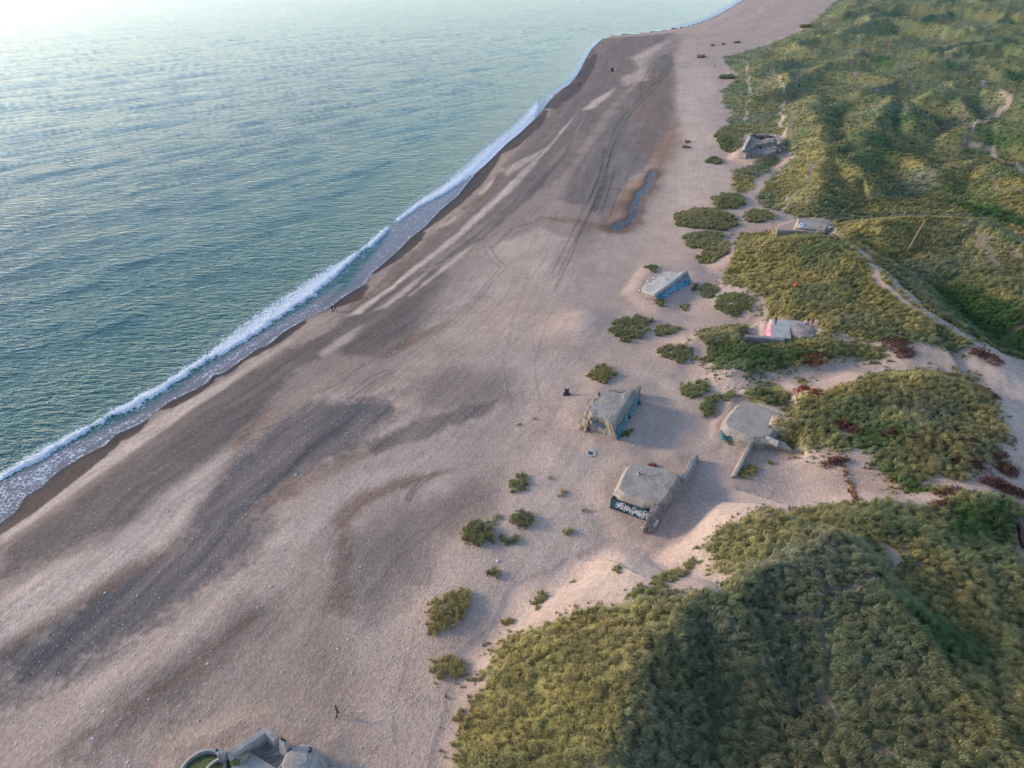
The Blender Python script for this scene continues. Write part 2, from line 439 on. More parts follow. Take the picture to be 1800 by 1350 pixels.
# ------------------------------------------------------------------ materials
def nt(mat):
    mat.use_nodes = True
    t = mat.node_tree
    return t, t.nodes, t.links, t.nodes["Principled BSDF"]

def N(nodes, kind, **kw):
    n = nodes.new(kind)
    for k, v in kw.items():
        if k.startswith('i_'):
            n.inputs[k[2:]].default_value = v
        else:
            setattr(n, k, v)
    return n

def noise(nodes, links, vec, scale, detail=3.0, rough=.55, dist=0.0):
    n = N(nodes, "ShaderNodeTexNoise")
    n.inputs["Scale"].default_value = scale; n.inputs["Detail"].default_value = detail
    n.inputs["Roughness"].default_value = rough; n.inputs["Distortion"].default_value = dist
    links.new(vec, n.inputs["Vector"])
    return n

def ramp(nodes, links, fac, stops):
    r = N(nodes, "ShaderNodeValToRGB")
    el = r.color_ramp.elements
    while len(el) < len(stops): el.new(0.5)
    for e, (p, c) in zip(el, stops):
        e.position = p; e.color = (c if len(c) == 4 else (*c, 1)) if hasattr(c, '__len__') else (c, c, c, 1)
    links.new(fac, r.inputs[0])
    return r

def mixc(nodes, links, fac, a, b, mode='MIX'):
    m = N(nodes, "ShaderNodeMix", data_type='RGBA', blend_type=mode)
    for s, v in ((0, fac), (6, a), (7, b)):
        if hasattr(v, 'is_linked') or hasattr(v, 'links'): links.new(v, m.inputs[s])
        elif s == 0: m.inputs[0].default_value = v
        else: m.inputs[s].default_value = (*v[:3], 1)
    return m.outputs[2]

def math_n(nodes, links, op, a, b=None, clamp=False):
    m = N(nodes, "ShaderNodeMath", operation=op, use_clamp=clamp)
    for s, v in ((0, a), (1, b)):
        if v is None: continue
        if hasattr(v, 'links'): links.new(v, m.inputs[s])
        else: m.inputs[s].default_value = v
    return m.outputs[0]

def attr(nodes, name, kind='GEOMETRY'):
    return N(nodes, "ShaderNodeAttribute", attribute_name=name, attribute_type=kind)

def mat_ground():
    m = bpy.data.materials.new("sand_and_shingle"); t, n, l, b = nt(m)
    pos = N(n, "ShaderNodeNewGeometry").outputs["Position"]
    alb = attr(n, "alb").outputs["Color"]; wet = attr(n, "wet").outputs["Fac"]; peb = attr(n, "peb").outputs["Fac"]
    a = noise(n, l, pos, 1.9, 4, .65); f = noise(n, l, pos, 7.0, 3, .7); w = noise(n, l, pos, .22, 3, .6)
    r1 = ramp(n, l, a.outputs[0], [(.25, .78), (.75, 1.22)])
    c = mixc(n, l, 1.0, alb, r1.outputs[0], 'MULTIPLY')
    r2 = ramp(n, l, f.outputs[0], [(.3, .72), (.72, 1.26)])
    c = mixc(n, l, 1.0, c, r2.outputs[0], 'MULTIPLY')
    r4 = ramp(n, l, w.outputs[0], [(.3, .90), (.7, 1.10)])
    c = mixc(n, l, 1.0, c, r4.outputs[0], 'MULTIPLY')
    # pale pebbles lying in the shingle
    v = N(n, "ShaderNodeTexVoronoi"); v.inputs["Scale"].default_value = 3.2; l.new(pos, v.inputs["Vector"])
    sp = N(n, "ShaderNodeSeparateColor"); l.new(v.outputs["Color"], sp.inputs[0])
    pick = math_n(n, l, 'GREATER_THAN', sp.outputs[0], .88)
    near_ = math_n(n, l, 'LESS_THAN', v.outputs["Distance"], .20)
    pp = math_n(n, l, 'MULTIPLY', pick, near_)
    pp = math_n(n, l, 'MULTIPLY', pp, math_n(n, l, 'MULTIPLY_ADD', peb, .55))
    n_last = pp.node
    c = mixc(n, l, pp, c, (.55, .52, .48))
    l.new(c, b.inputs["Base Color"])
    rr = N(n, "ShaderNodeMapRange"); rr.inputs["To Min"].default_value = .92; rr.inputs["To Max"].default_value = .62
    l.new(wet, rr.inputs[0]); l.new(rr.outputs[0], b.inputs["Roughness"])
    b.inputs["Specular IOR Level"].default_value = .22
    # dimples of footprints and wind
    d1 = noise(n, l, pos, 2.9, 3, .6); d2 = noise(n, l, pos, 8.0, 2, .6)
    hsum = math_n(n, l, 'ADD', math_n(n, l, 'MULTIPLY', d1.outputs[0], 1.0), math_n(n, l, 'MULTIPLY', d2.outputs[0], .35))
    dry = math_n(n, l, 'SUBTRACT', 1.0, wet, True)
    bp = N(n, "ShaderNodeBump"); bp.inputs["Distance"].default_value = .22
    l.new(math_n(n, l, 'MULTIPLY', dry, .55), bp.inputs["Strength"]); l.new(hsum, bp.inputs["Height"]); l.new(bp.outputs[0], b.inputs["Normal"])
    return m

def mat_sea():
    m = bpy.data.materials.new("sea_water"); t, n, l, b = nt(m)
    pos = N(n, "ShaderNodeNewGeometry").outputs["Position"]
    body = attr(n, "body").outputs["Color"]; foam = attr(n, "foam").outputs["Fac"]; chop = attr(n, "chop").outputs["Fac"]
    def mapped(rot, sx, sy):
        mp = N(n, "ShaderNodeMapping"); mp.inputs["Rotation"].default_value = (0, 0, rot); mp.inputs["Scale"].default_value = (sx, sy, 1)
        l.new(pos, mp.inputs["Vector"]); return mp.outputs[0]
    a = noise(n, l, mapped(math.radians(-12), .27, .78), 1.0, 3, .55, .6)
    c = noise(n, l, mapped(math.radians(8), .62, 1.6), 1.0, 3, .6, .8)
    e = noise(n, l, mapped(math.radians(-38), .03, .09), 1.0, 3, .6, .8)
    hgt = math_n(n, l, 'ADD', math_n(n, l, 'MULTIPLY', a.outputs[0], .80), math_n(n, l, 'MULTIPLY', c.outputs[0], .36))
    hgt = math_n(n, l, 'ADD', hgt, math_n(n, l, 'MULTIPLY', e.outputs[0], .8))
    bp = N(n, "ShaderNodeBump"); bp.inputs["Distance"].default_value = .72
    l.new(math_n(n, l, 'MULTIPLY', chop, 1.0), bp.inputs["Strength"]); l.new(hgt, bp.inputs["Height"])
    # foam: ragged lace where the foam weight is low, solid where it is high
    f1 = noise(n, l, pos, 1.1, 5, .7, 1.2)
    vv = N(n, "ShaderNodeTexVoronoi", feature='DISTANCE_TO_EDGE'); vv.inputs["Scale"].default_value = 1.3
    wv = N(n, "ShaderNodeVectorMath", operation='ADD'); nn = noise(n, l, pos, .6, 4, .7, 1.0); l.new(pos, wv.inputs[0]); l.new(nn.outputs["Color"], wv.inputs[1])
    l.new(wv.outputs[0], vv.inputs["Vector"])
    lace = N(n, "ShaderNodeMapRange"); lace.inputs["From Min"].default_value = .0; lace.inputs["From Max"].default_value = .16
    lace.inputs["To Min"].default_value = .34; lace.inputs["To Max"].default_value = 0; l.new(vv.outputs["Distance"], lace.inputs[0])
    th = math_n(n, l, 'ADD', math_n(n, l, 'ADD', math_n(n, l, 'MULTIPLY', foam, 1.05), lace.outputs[0]), math_n(n, l, 'MULTIPLY', f1.outputs[0], 1.25))
    fm = N(n, "ShaderNodeMapRange"); fm.inputs["From Min"].default_value = 1.12; fm.inputs["From Max"].default_value = 1.42; l.new(th, fm.inputs[0])
    has = N(n, "ShaderNodeMapRange"); has.inputs["From Min"].default_value = .02; has.inputs["From Max"].default_value = .2; l.new(foam, has.inputs[0])
    ff = math_n(n, l, 'MULTIPLY', fm.outputs[0], has.outputs[0], True)
    col = mixc(n, l, ff, body, (.74, .75, .76))
    l.new(col, b.inputs["Base Color"])
    ro = N(n, "ShaderNodeMapRange"); ro.inputs["To Min"].default_value = .10; ro.inputs["To Max"].default_value = .85; l.new(ff, ro.inputs[0])
    l.new(ro.outputs[0], b.inputs["Roughness"])
    b.inputs["IOR"].default_value = 1.333; b.inputs["Specular IOR Level"].default_value = .30
    b2 = N(n, "ShaderNodeBump"); b2.inputs["Distance"].default_value = .35; l.new(ff, b2.inputs["Strength"]); l.new(f1.outputs[0], b2.inputs["Height"]); l.new(bp.outputs[0], b2.inputs["Normal"])
    l.new(b2.outputs[0], b.inputs["Normal"])
    return m

def mat_grass(kind):
    m = bpy.data.materials.new("marram_" + kind.lower()); t, n, l, b = nt(m)
    tint = attr(n, "tint", kind).outputs["Color"]; h = attr(n, "hgt").outputs["Fac"]; rnd = attr(n, "rnd").outputs["Fac"]
    tip = mixc(n, l, .5, tint, (.30, .24, .11))
    c = mixc(n, l, math_n(n, l, 'POWER', h, 1.6), tint, tip)
    r = ramp(n, l, rnd, [(0, .6), (1, 1.45)])
    c = mixc(n, l, 1.0, c, r.outputs[0], 'MULTIPLY')
    l.new(c, b.inputs["Base Color"])
    b.inputs["Roughness"].default_value = .6; b.inputs["Specular IOR Level"].default_value = .25
    geo = N(n, "ShaderNodeNewGeometry"); tn = attr(n, "tn", kind)
    s1 = N(n, "ShaderNodeVectorMath", operation='SCALE'); l.new(geo.outputs["Normal"], s1.inputs[0]); s1.inputs["Scale"].default_value = 1.1
    s2 = N(n, "ShaderNodeVectorMath", operation='ADD'); l.new(s1.outputs[0], s2.inputs[0]); l.new(tn.outputs["Vector"], s2.inputs[1])
    s3 = N(n, "ShaderNodeVectorMath", operation='NORMALIZE'); l.new(s2.outputs[0], s3.inputs[0]); l.new(s3.outputs[0], b.inputs["Normal"])
    tr = N(n, "ShaderNodeBsdfTranslucent"); l.new(c, tr.inputs["Color"])
    mx = N(n, "ShaderNodeMixShader"); mx.inputs[0].default_value = .22
    l.new(b.outputs[0], mx.inputs[1]); l.new(tr.outputs[0], mx.inputs[2])
    l.new(mx.outputs[0], n["Material Output"].inputs[0])
    return m

def mat_concrete(name, base, stain, rough_bump=.5, warm=(.36, .31, .25)):
    m = bpy.data.materials.new(name); t, n, l, b = nt(m)
    pos = N(n, "ShaderNodeNewGeometry").outputs["Position"]
    a = noise(n, l, pos, .55, 5, .65, .4); f = noise(n, l, pos, 4.5, 4, .7); g = noise(n, l, pos, 1.5, 3, .6)
    mp = N(n, "ShaderNodeMapping"); mp.inputs["Scale"].default_value = (2.2, 2.2, .22); l.new(pos, mp.inputs["Vector"])
    s = noise(n, l, mp.outputs[0], 1.0, 3, .6)
    c = mixc(n, l, ramp(n, l, a.outputs[0], [(.42, 0), (.58, 1)]).outputs[0], base, warm)
    nz = N(n, "ShaderNodeSeparateXYZ"); l.new(N(n, "ShaderNodeNewGeometry").outputs["True Normal"], nz.inputs[0])
    steep = math_n(n, l, 'SUBTRACT', 1.0, math_n(n, l, 'ABSOLUTE', nz.outputs[2]), True)
    c = mixc(n, l, math_n(n, l, 'MULTIPLY', ramp(n, l, s.outputs[0], [(.50, 0), (.66, .85)]).outputs[0], steep), c, stain)
    c = mixc(n, l, ramp(n, l, noise(n, l, pos, .28, 4, .7, .8).outputs[0], [(.48, 0), (.66, .5)]).outputs[0], c, stain)
    c = mixc(n, l, ramp(n, l, g.outputs[0], [(.56, 0), (.72, .35)]).outputs[0], c, (.47, .44, .40))
    c = mixc(n, l, 1.0, c, ramp(n, l, f.outputs[0], [(.3, .82), (.7, 1.14)]).outputs[0], 'MULTIPLY')
    # hairline cracks, shutter-board seams and dirt
    wv = N(n, "ShaderNodeVectorMath", operation='ADD'); l.new(pos, wv.inputs[0]); l.new(g.outputs["Color"], wv.inputs[1])
    vc = N(n, "ShaderNodeTexVoronoi", feature='DISTANCE_TO_EDGE'); vc.inputs["Scale"].default_value = .25; l.new(wv.outputs[0], vc.inputs["Vector"])
    c = mixc(n, l, ramp(n, l, vc.outputs["Distance"], [(.0, .35), (.016, 0)]).outputs[0], c, (.06, .055, .05))
    sz_ = N(n, "ShaderNodeSeparateXYZ"); l.new(pos, sz_.inputs[0])
    bd = math_n(n, l, 'FRACT', math_n(n, l, 'MULTIPLY', sz_.outputs[2], 3.2))
    c = mixc(n, l, math_n(n, l, 'MULTIPLY', math_n(n, l, 'LESS_THAN', bd, .14), .28), c, stain)
    l.new(c, b.inputs["Base Color"]); b.inputs["Roughness"].default_value = .9
    bp = N(n, "ShaderNodeBump"); bp.inputs["Distance"].default_value = .08; bp.inputs["Strength"].default_value = rough_bump
    l.new(math_n(n, l, 'ADD', f.outputs[0], g.outputs[0]), bp.inputs["Height"]); l.new(bp.outputs[0], b.inputs["Normal"])
    return m

def mat_paint(name, cols, scale=1.2, dist=1.5, rough=.6):
    """sprayed paint: patches of a few colours"""
    m = bpy.data.materials.new(name); t, n, l, b = nt(m)
    pos = N(n, "ShaderNodeNewGeometry").outputs["Position"]
    a = noise(n, l, pos, scale, 3, .6, dist)
    st = [(.28 + .44 * i / max(1, len(cols) - 1), c) for i, c in enumerate(cols)]
    r = ramp(n, l, a.outputs[0], st); 
    f = noise(n, l, pos, 6, 3, .6)
    c = mixc(n, l, 1.0, r.outputs[0], ramp(n, l, f.outputs[0], [(.3, .7), (.7, 1.2)]).outputs[0], 'MULTIPLY')
    l.new(c, b.inputs["Base Color"]); b.inputs["Roughness"].default_value = rough
    return m

def mat_plain(name, col, rough=.8, vary=.25, scale=6.0):
    m = bpy.data.materials.new(name); t, n, l, b = nt(m)
    pos = N(n, "ShaderNodeTexCoord").outputs["Object"]
    f = noise(n, l, pos, scale, 3, .6)
    c = mixc(n, l, 1.0, (*col,), ramp(n, l, f.outputs[0], [(.3, 1 - vary), (.7, 1 + vary)]).outputs[0], 'MULTIPLY')
    l.new(c, b.inputs["Base Color"]); b.inputs["Roughness"].default_value = rough
    return m

M_GROUND = mat_ground(); M_SEA = mat_sea()
M_GRASS_I = mat_grass('INSTANCER'); M_GRASS_G = mat_grass('GEOMETRY')
M_CONC = mat_concrete("weathered_concrete", (.385, .315, .250), (.135, .115, .095), .6, (.37, .295, .225))
M_CONC_GREY = mat_concrete("grey_concrete", (.265, .230, .195), (.095, .085, .075), .7, (.285, .245, .205))
M_CONC_PALE = mat_concrete("pale_concrete", (.45, .405, .355), (.24, .215, .19), .4, (.46, .40, .335))
M_RUBBLE = mat_concrete("broken_concrete", (.30, .24, .18), (.14, .11, .08), 1.0, (.36, .25, .15))
M_DARK = mat_plain("dark_opening", (.012, .012, .013), .9)
M_WOOD = mat_plain("bleached_wood", (.34, .20, .13), .8, .35, 3)
M_WOOD_D = mat_plain("dark_wood", (.07, .035, .025), .8, .3, 3)
M_IRON = mat_plain("rusty_iron", (.05, .04, .038), .7, .4, 5)
M_BRUSH = mat_plain("dead_brushwood", (.23, .105, .045), .9, .5, 9)
M_RED = mat_plain("red_brown_leaves", (.105, .034, .022), .8, .6, 9)
M_REDB = mat_plain("bright_red_leaves", (.24, .032, .022), .8, .5, 9)
M_MOSS = mat_plain("green_algae", (.10, .115, .03), .9, .5, 2.5)
M_STONE = mat_plain("pale_stone", (.52, .49, .46), .8, .3, 3)

# ------------------------------------------------------------------ ground sheet
def fan(step, ncol):
    """rows and columns that thin out with distance, reaching the horizon"""
    ys = np.arange(1490, -121, -step)
    d = [CAM_H / math.tan(PITCH + math.atan((v - 675) / FPX)) for v in ys]
    d = [-900, -400, -150, -60, -10, 12] + [q for q in d if q > 20] + [14000, 26000]
    core = np.linspace(-.80, .80, ncol)
    side = .80 + np.cumsum(.02 * 1.28 ** np.arange(22))
    t = np.concatenate([-side[::-1], core, side])
    d = np.array(d)
    zc = np.maximum(d * CP + CAM_H * SP, 66.0)
    X = zc[:, None] * t[None, :]; Y = np.repeat(d[:, None], len(t), 1)
    return X, Y

def grid_faces(r, c):
    i = np.arange(r * c).reshape(r, c)
    return np.stack([i[:-1, :-1], i[:-1, 1:], i[1:, 1:], i[1:, :-1]], -1).reshape(-1, 4)

FX, FY = fan(2.5, 760)
shp = FX.shape
X = FX.ravel(); Y = FY.ravel()
S = shore(X, Y)
Z = hfun(X, Y, S)

SAND = np.array([.400, .308, .252]); LIGHT = np.array([.52, .41, .335]); TAN = np.array([.33, .245, .180]); GREY = np.array([.138, .112, .098])
BROWN = np.array([.205, .132, .092]); WETB = np.array([.050, .025, .014]); BLUEG = np.array([.115, .104, .102]); ORANGE = np.array([.36, .205, .12])
PINK = np.array([.50, .37, .29])
PAINT = [  # colour, edge softness (m), strength, edge raggedness (m), survey outline
 (GREY, 7, .26, 4, "0,1350 0,1130 130,1050 200,1010 300,960 330,900 400,810 470,730 560,680 640,690 760,640 900,560 1000,470 1050,420 1060,330 1110,180 1180,110 1200,60 1060,68 1020,130 900,260 760,410 640,500 560,560 420,650 250,770 0,960"),
 (TAN, 2.5, .55, 1.5, "0,1350 120,1300 330,1180 480,1050 560,960 600,1100 640,1250 700,1350"),
 (SAND, 6, .55, 3, "0,1350 60,1250 200,1190 330,1110 470,980 560,900 640,840 750,830 900,800 1000,760 1000,600 880,640 700,660 640,720 740,740 640,800 520,900 400,1040 250,1110 120,1200 0,1290"),
 (GREY, 2.2, .85, 2, "0,963 90,890 206,811 350,712 486,628 607,570 720,470 700,510 583,617 506,667 389,796 280,873 218,924 117,967 0,1014"),
 (BLUEG, 4, .85, 3, "0,1240 0,1150 100,1085 180,1040 240,1000 300,968 350,890 420,800 490,735 560,700 640,705 690,725 640,775 560,815 510,850 450,900 440,960 360,1045 280,1085 150,1175 60,1225"),
 (GREY, 5, .5, 3, "130,1330 200,1250 330,1150 420,1060 470,1080 380,1180 260,1290"),
 (LIGHT, 1.6, .85, 1.6, "0,1128 0,1060 55,1018 110,985 190,950 245,915 285,872 360,815 420,775 405,800 340,890 322,930 290,965 240,985 160,1035 80,1090"),
 (BROWN, 1.2, .55, 1.2, "0,1150 70,1095 150,1040 240,985 300,955 330,935 290,985 200,1030 110,1085 30,1140"),
 (LIGHT, .9, .75, .8, "0,958 0,932 70,885 150,830 250,755 330,705 400,668 470,622 520,592 505,605 430,655 340,718 240,790 130,868"),
 (TAN, .9, .65, .8, "0,970 40,935 140,862 250,790 205,825 100,900"),
 (TAN, 1.3, .6, 1, "395,790 430,750 500,715 560,670 600,640 640,590 690,540 720,520 690,570 640,620 600,660 530,710 450,770"),
 (BROWN, .8, .6, .8, "395,795 440,745 480,712 470,730 420,785"), (BROWN, .8, .6, .7, "600,640 640,585 690,540 740,500 700,560 640,615"),
 (GREY, 3, .75, 2, "572,605 600,560 650,520 720,480 780,470 790,495 750,545 725,595 680,625 610,622"),
 (BROWN, 6, .5, 3, "790,545 830,510 900,520 925,560 915,610 860,620 810,590"),
 (GREY, 6, .35, 3, "700,690 800,650 900,660 900,700 830,715 760,730"),
 (LIGHT, 6, .5, 4, "700,640 760,560 790,500 880,420 1000,430 1000,500 940,540 930,620 1000,640 960,700 900,640 860,630 800,610 760,600 740,640"),
 (BROWN, 1.0, .75, 1.0, "578,915 600,880 640,858 700,842 770,826 800,826 740,850 680,868 640,890 612,930 615,1000 620,1080 600,1085 570,1060 585,990 598,935"),
 (GREY, 5, .4, 2, "625,950 700,900 800,860 880,830 870,900 760,960 720,1040 660,1080 620,1050"),
 (TAN, 3, .5, 2, "540,1080 580,1000 600,1090 640,1200 620,1300 560,1250"),
 (GREY, 3, .46, 3, "1045,72 1185,58 1125,100 1120,140 1110,150 1060,200 1000,290 960,330 900,350 860,385 790,430 700,510 650,530 700,465 850,335 930,235 1000,165 1030,110"),
 (BLUEG, 3, .50, 2, "1100,170 1130,140 1160,100 1180,90 1190,140 1185,210 1165,262 1128,300 1095,330 1080,370 1040,370 985,350 1010,300 1060,230"),
 (BROWN, 3, .5, 2, "1120,140 1150,120 1180,130 1185,220 1150,290 1120,270 1110,200"),
 (LIGHT, 1.2, .8, 1, "1022,194 1045,175 1082,155 1070,170 1040,192"), (LIGHT, 3, .6, 2, "1110,100 1150,80 1180,70 1130,110 1140,140 1100,150 1090,140 1125,120"),
 (LIGHT, 5, .5, 3, "1190,120 1260,120 1270,300 1230,400 1190,420 1180,350 1200,280 1190,200"),
 (ORANGE, .8, .75, .8, "1094,352 1100,325 1120,312 1140,303 1143,308 1132,328 1118,336 1112,350 1104,372 1096,368"),
 (ORANGE, 1.5, .55, 1.5, "1140,300 1150,270 1165,240 1185,215 1190,240 1170,280 1158,310"),
 (BROWN, 3, .65, 2, "1030,406 1090,340 1140,300 1165,245 1190,212 1200,250 1168,310 1152,340 1134,370 1118,402 1090,412"),
 (BROWN, 1.0, .6, 1, "1075,405 1100,378 1106,386 1095,410 1040,404"),
 (BROWN, 2, .5, 1, "940,385 1000,380 1060,395 1070,405 1000,392"),
 (LIGHT, .7, .8, .6, "700,438 740,408 780,370 790,368 760,402 715,436"), (LIGHT, .7, .75, .6, "840,340 870,310 862,330 845,345"), (LIGHT, .8, .7, .6, "770,400 830,362 800,392"),
 (LIGHT, .9, .7, .7, "640,480 700,440 745,425 700,455 650,490"), (LIGHT, .8, .7, .6, "660,545 720,500 760,470 730,500 680,540"), (LIGHT, 1, .6, 1, "560,620 640,570 620,590 570,628"),
 (LIGHT, 2, .5, 1.5, "850,440 950,400 1000,420 920,440 870,460"), (LIGHT, 1, .6, 1, "880,300 960,260 930,285 890,310"), (TAN, .8, .6, .6, "800,455 830,420 880,385 900,370 860,410 815,460"),
 (TAN, .8, .6, .6, "960,290 1000,250 1030,200 1010,245 975,290"), (BROWN, .6, .55, .5, "838,365 860,330 905,280 880,320"),
 (LIGHT, .7, .8, .8, "610,556 700,492 800,412 880,337 960,262 1012,200 1004,214 905,330 795,428 690,508 630,552"), (LIGHT, .6, .7, .7, "720,520 800,450 900,360 980,280 970,296 890,376 800,462"),
 (TAN, .6, .8, .6, "720,425 790,362 850,305 910,252 960,202 920,254 860,312 795,376 735,424"), (BROWN, .6, .7, .6, "560,575 640,520 720,455 800,385 870,320 860,336 790,402 710,472 630,535"), (GREY, .8, .7, .7, "760,470 850,400 930,330 990,270 1010,235 1000,270 940,340 850,420"),
 (BROWN, .8, .6, .7, "640,640 720,590 800,560 780,580 700,620"), (BROWN, .8, .55, .8, "430,905 500,850 600,800 720,760 700,780 600,825 500,880"), (GREY, 1.2, .55, 1.2, "640,780 760,730 880,700 860,730 740,770 660,800"),
 (LIGHT, 1.2, .6, 1.2, "470,960 560,880 640,830 760,800 740,815 620,870 540,950"), (LIGHT, 1.5, .5, 1.5, "150,1200 300,1110 420,1010 440,1020 330,1120 180,1215"), (BROWN, 1.0, .45, 1, "200,1260 340,1165 440,1080 430,1105 330,1190 220,1275"),
 (PINK, 3, .8, 2, "985,575 1005,545 1040,560 1080,575 1050,600 1000,600"),
 (PINK, 1.8, .8, 1, "1250,770 1330,785 1300,830 1262,812"), (PINK, 3, .25, 2, "1100,1000 1200,970 1300,915 1260,935 1200,985 1120,1020"),
 (PINK, 3, .25, 2, "1060,930 1140,960 1200,965 1110,1010 1040,990"), (PINK, 2.5, .5, 2, "1170,700 1230,720 1260,740 1200,725"),
 (LIGHT, 6, .6, 2, "930,800 1060,770 1060,950 1150,960 1400,820 1480,880 1250,970 1100,1060 900,1080 850,1000"),
 (LIGHT, 3, .6, 2, "1130,655 1400,672 1550,645 1720,640 1800,660 1900,720 1900,800 1790,790 1720,660 1560,655 1380,690 1150,690"),
 (WETB, .25, .92, .35, "0,932 0,915 30,893 60,862 110,822 155,798 195,778 195,784 150,822 90,868 40,905"),
 (WETB, .25, .92, .3, "208,762 222,747 248,743 235,758 215,768"), (WETB, .25, .92, .3, "278,716 300,700 338,684 365,672 345,688 300,712"), (WETB, .25, .9, .3, "370,662 380,650 415,640 398,652"),
 (WETB, .25, .92, .3, "408,640 430,625 470,598 510,572 530,568 500,590 450,620"), (WETB, .25, .9, .3, "590,537 620,515 640,505 625,525"), (WETB, .3, .92, .4, "655,478 680,455 710,438 740,410 725,432 690,458"),
 (WETB, .35, .92, .5, "740,405 780,368 810,340 840,305 875,275 865,292 840,325 800,362 760,392"), (WETB, .4, .9, .5, "868,275 900,245 940,215 960,195 945,222 905,258"), (WETB, .5, .85, .7, "960,190 990,158 1015,140 1035,105 1048,95 1040,120 1015,160 975,190"),
]
TRACKS = ["1180,110 1165,130 1148,150 1120,178 1095,205 1075,240 1062,280 1050,320 1032,360 1010,400 990,440 970,480", "1186,112 1172,132 1154,152 1127,180 1102,208 1083,242 1070,282 1058,322 1042,362 1022,402 1000,442 982,482",
 "1062,260 1056,300 1040,340 1020,372", "1074,262 1066,310 1056,345 1044,375", "1080,300 1072,330 1062,360 1050,380", "1090,330 1080,355 1072,380", "1056,330 1040,372 1018,415 1000,460 975,510",
 "950,380 1010,388 1070,398", "1000,392 960,382 900,402 860,440", "690,655 660,668 632,688 616,700", "682,650 650,662 625,684 610,694", "770,832 745,848 725,868 720,880", "765,830 738,846 718,868 712,880",
 "850,435 865,460 880,470", "860,432 874,455 890,468", "560,700 500,740 420,770", "640,640 600,672 560,690", "1145,112 1125,150 1130,180",
 "560,1000 588,935 640,882 760,832", "0,1272 150,1182 300,1082 420,1002 520,900", "60,1350 250,1222 430,1092 540,1002", "68,1350 258,1226 438,1096 548,1006", "640,1060 700,980 800,900 880,860", "930,480 902,560 884,640 900,720", "1000,500 962,560 940,640 950,720",
 "880,470 800,560 700,640 560,760 430,900", "888,472 808,562 708,642 568,762 438,902", "700,1350 690,1250 720,1150 760,1000"]

def land_colour(X, Y, S):
    n1 = fbm(X / 9, Y / 9, 101, 3); n2 = fbm(X / 2.2, Y / 2.2, 103, 2)
    n3 = perlin(X / .75, Y / .75, 109)
    rag = n1 + .5 * n2 + .3 * n3
    alb = np.repeat(SAND[None, :], len(X), 0)
    peb = np.full(len(X), .25); wet = np.zeros(len(X))
    # streaks of shingle run along the shore
    st = fbm(S / 3.0, (X * .32 + Y * .95) / 40, 107, 3)
    st2 = fbm(S / .8, (X * .32 + Y * .95) / 16, 108, 2)
    alb = alb * (1 + ((.16 * st + .14 * st2) * sstep(95, 10, S))[:, None]) * (1 + .10 * n1[:, None])
    for col, soft, k, r, s in PAINT:
        pts = GP(s)
        if col is GREY or col is BLUEG: soft = soft * .55
        if col is LIGHT and soft < 1.7: k = min(.95, k * 1.2)
        i = near(X, Y, pts, soft + 2.2 * r + 1)
        if len(i) == 0: continue
        sdv = poly_sd(X[i], Y[i], pts) + rag[i] * r
        w = (sstep(soft, -soft, sdv) * k)
        if col is GREY or col is BLUEG: w = w ** .6
        if col is WETB:
            w = sstep(soft, -soft, sdv - 1.25) * k
            wet[i] = np.maximum(wet[i], w)
        else:
            w = w * np.clip(1 + .5 * st[i], 0, 1.2)
        alb[i] = alb[i] * (1 - w[:, None]) + col * (1 + .22 * st2[i] + .12 * n3[i])[:, None] * w[:, None]
        if col is GREY or col is BLUEG:
            peb[i] = np.maximum(peb[i], w)
        if col is LIGHT or col is TAN or col is PINK:
            peb[i] = peb[i] * (1 - w)
    i = near(X, Y, STREAM, 6)
    if len(i):
        w = sstep(3.0, .2, poly_sd(X[i], Y[i], STREAM) + 1.4 * rag[i]) * .8
        alb[i] = alb[i] * (1 - w[:, None]) + np.array([.13, .075, .048]) * w[:, None]; wet[i] = np.maximum(wet[i], w * .8)
    # sand that the last wash has wetted
    ww = sstep(2.2, .2, S + 1.2 * n1) * (S > -3)
    alb = alb * (1 - .5 * ww[:, None]); wet = np.maximum(wet, ww)
    for nt_, s in enumerate(TRACKS):
        pts = GP(s); i = near(X, Y, pts, 2)
        if len(i):
            wd = .22 + .0011 * Y[i]
            w = sstep(wd, wd * .3, line_d(X[i], Y[i], pts) + .25 * n2[i]) * (.33 if nt_ < 18 else .17)
            alb[i] = alb[i] * (1 - w[:, None])
    alb = alb * np.array([1.16, 1.055, .96])
    g, bare = grass_mask(X, Y)
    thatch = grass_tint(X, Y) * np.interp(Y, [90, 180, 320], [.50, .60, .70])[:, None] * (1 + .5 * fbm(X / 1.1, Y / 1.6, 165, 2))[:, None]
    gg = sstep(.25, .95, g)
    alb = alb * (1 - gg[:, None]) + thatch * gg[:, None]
    tr = np.clip(sstep(.02, .5, bare) , 0, 1)
    # trodden lines inside the grass show dark litter rather than sand
    ing = np.zeros(len(X))
    for k_ in MASSW:
        i = near(X, Y, MASSW[k_], 1)
        if len(i): ing[i] = np.maximum(ing[i], poly_sd(X[i], Y[i], MASSW[k_]) < 0)
    dark = ing * (1 - g) * (1 - sstep(.0, .35, bare)) 
    litter = np.array([.085, .076, .040])
    k2 = np.zeros(len(X))
    for pts, w, b in PATHSW:
        if b < .5:
            i = near(X, Y, pts, 3)
            if len(i): k2[i] = np.maximum(k2[i], .8 * sstep(w * 2, w * .6, line_d(X[i] + 1.6 * perlin(X[i] / 7, Y[i] / 9, 78), Y[i] + 1.6 * perlin(X[i] / 7, Y[i] / 9, 79), pts) + .25 * n2[i]) * (1 - b if b >= .5 else .95))
    alb = alb * (1 - k2[:, None]) + litter * k2[:, None]
    peb = peb * (1 - g)
    return np.clip(alb, .005, .8), wet, peb, g

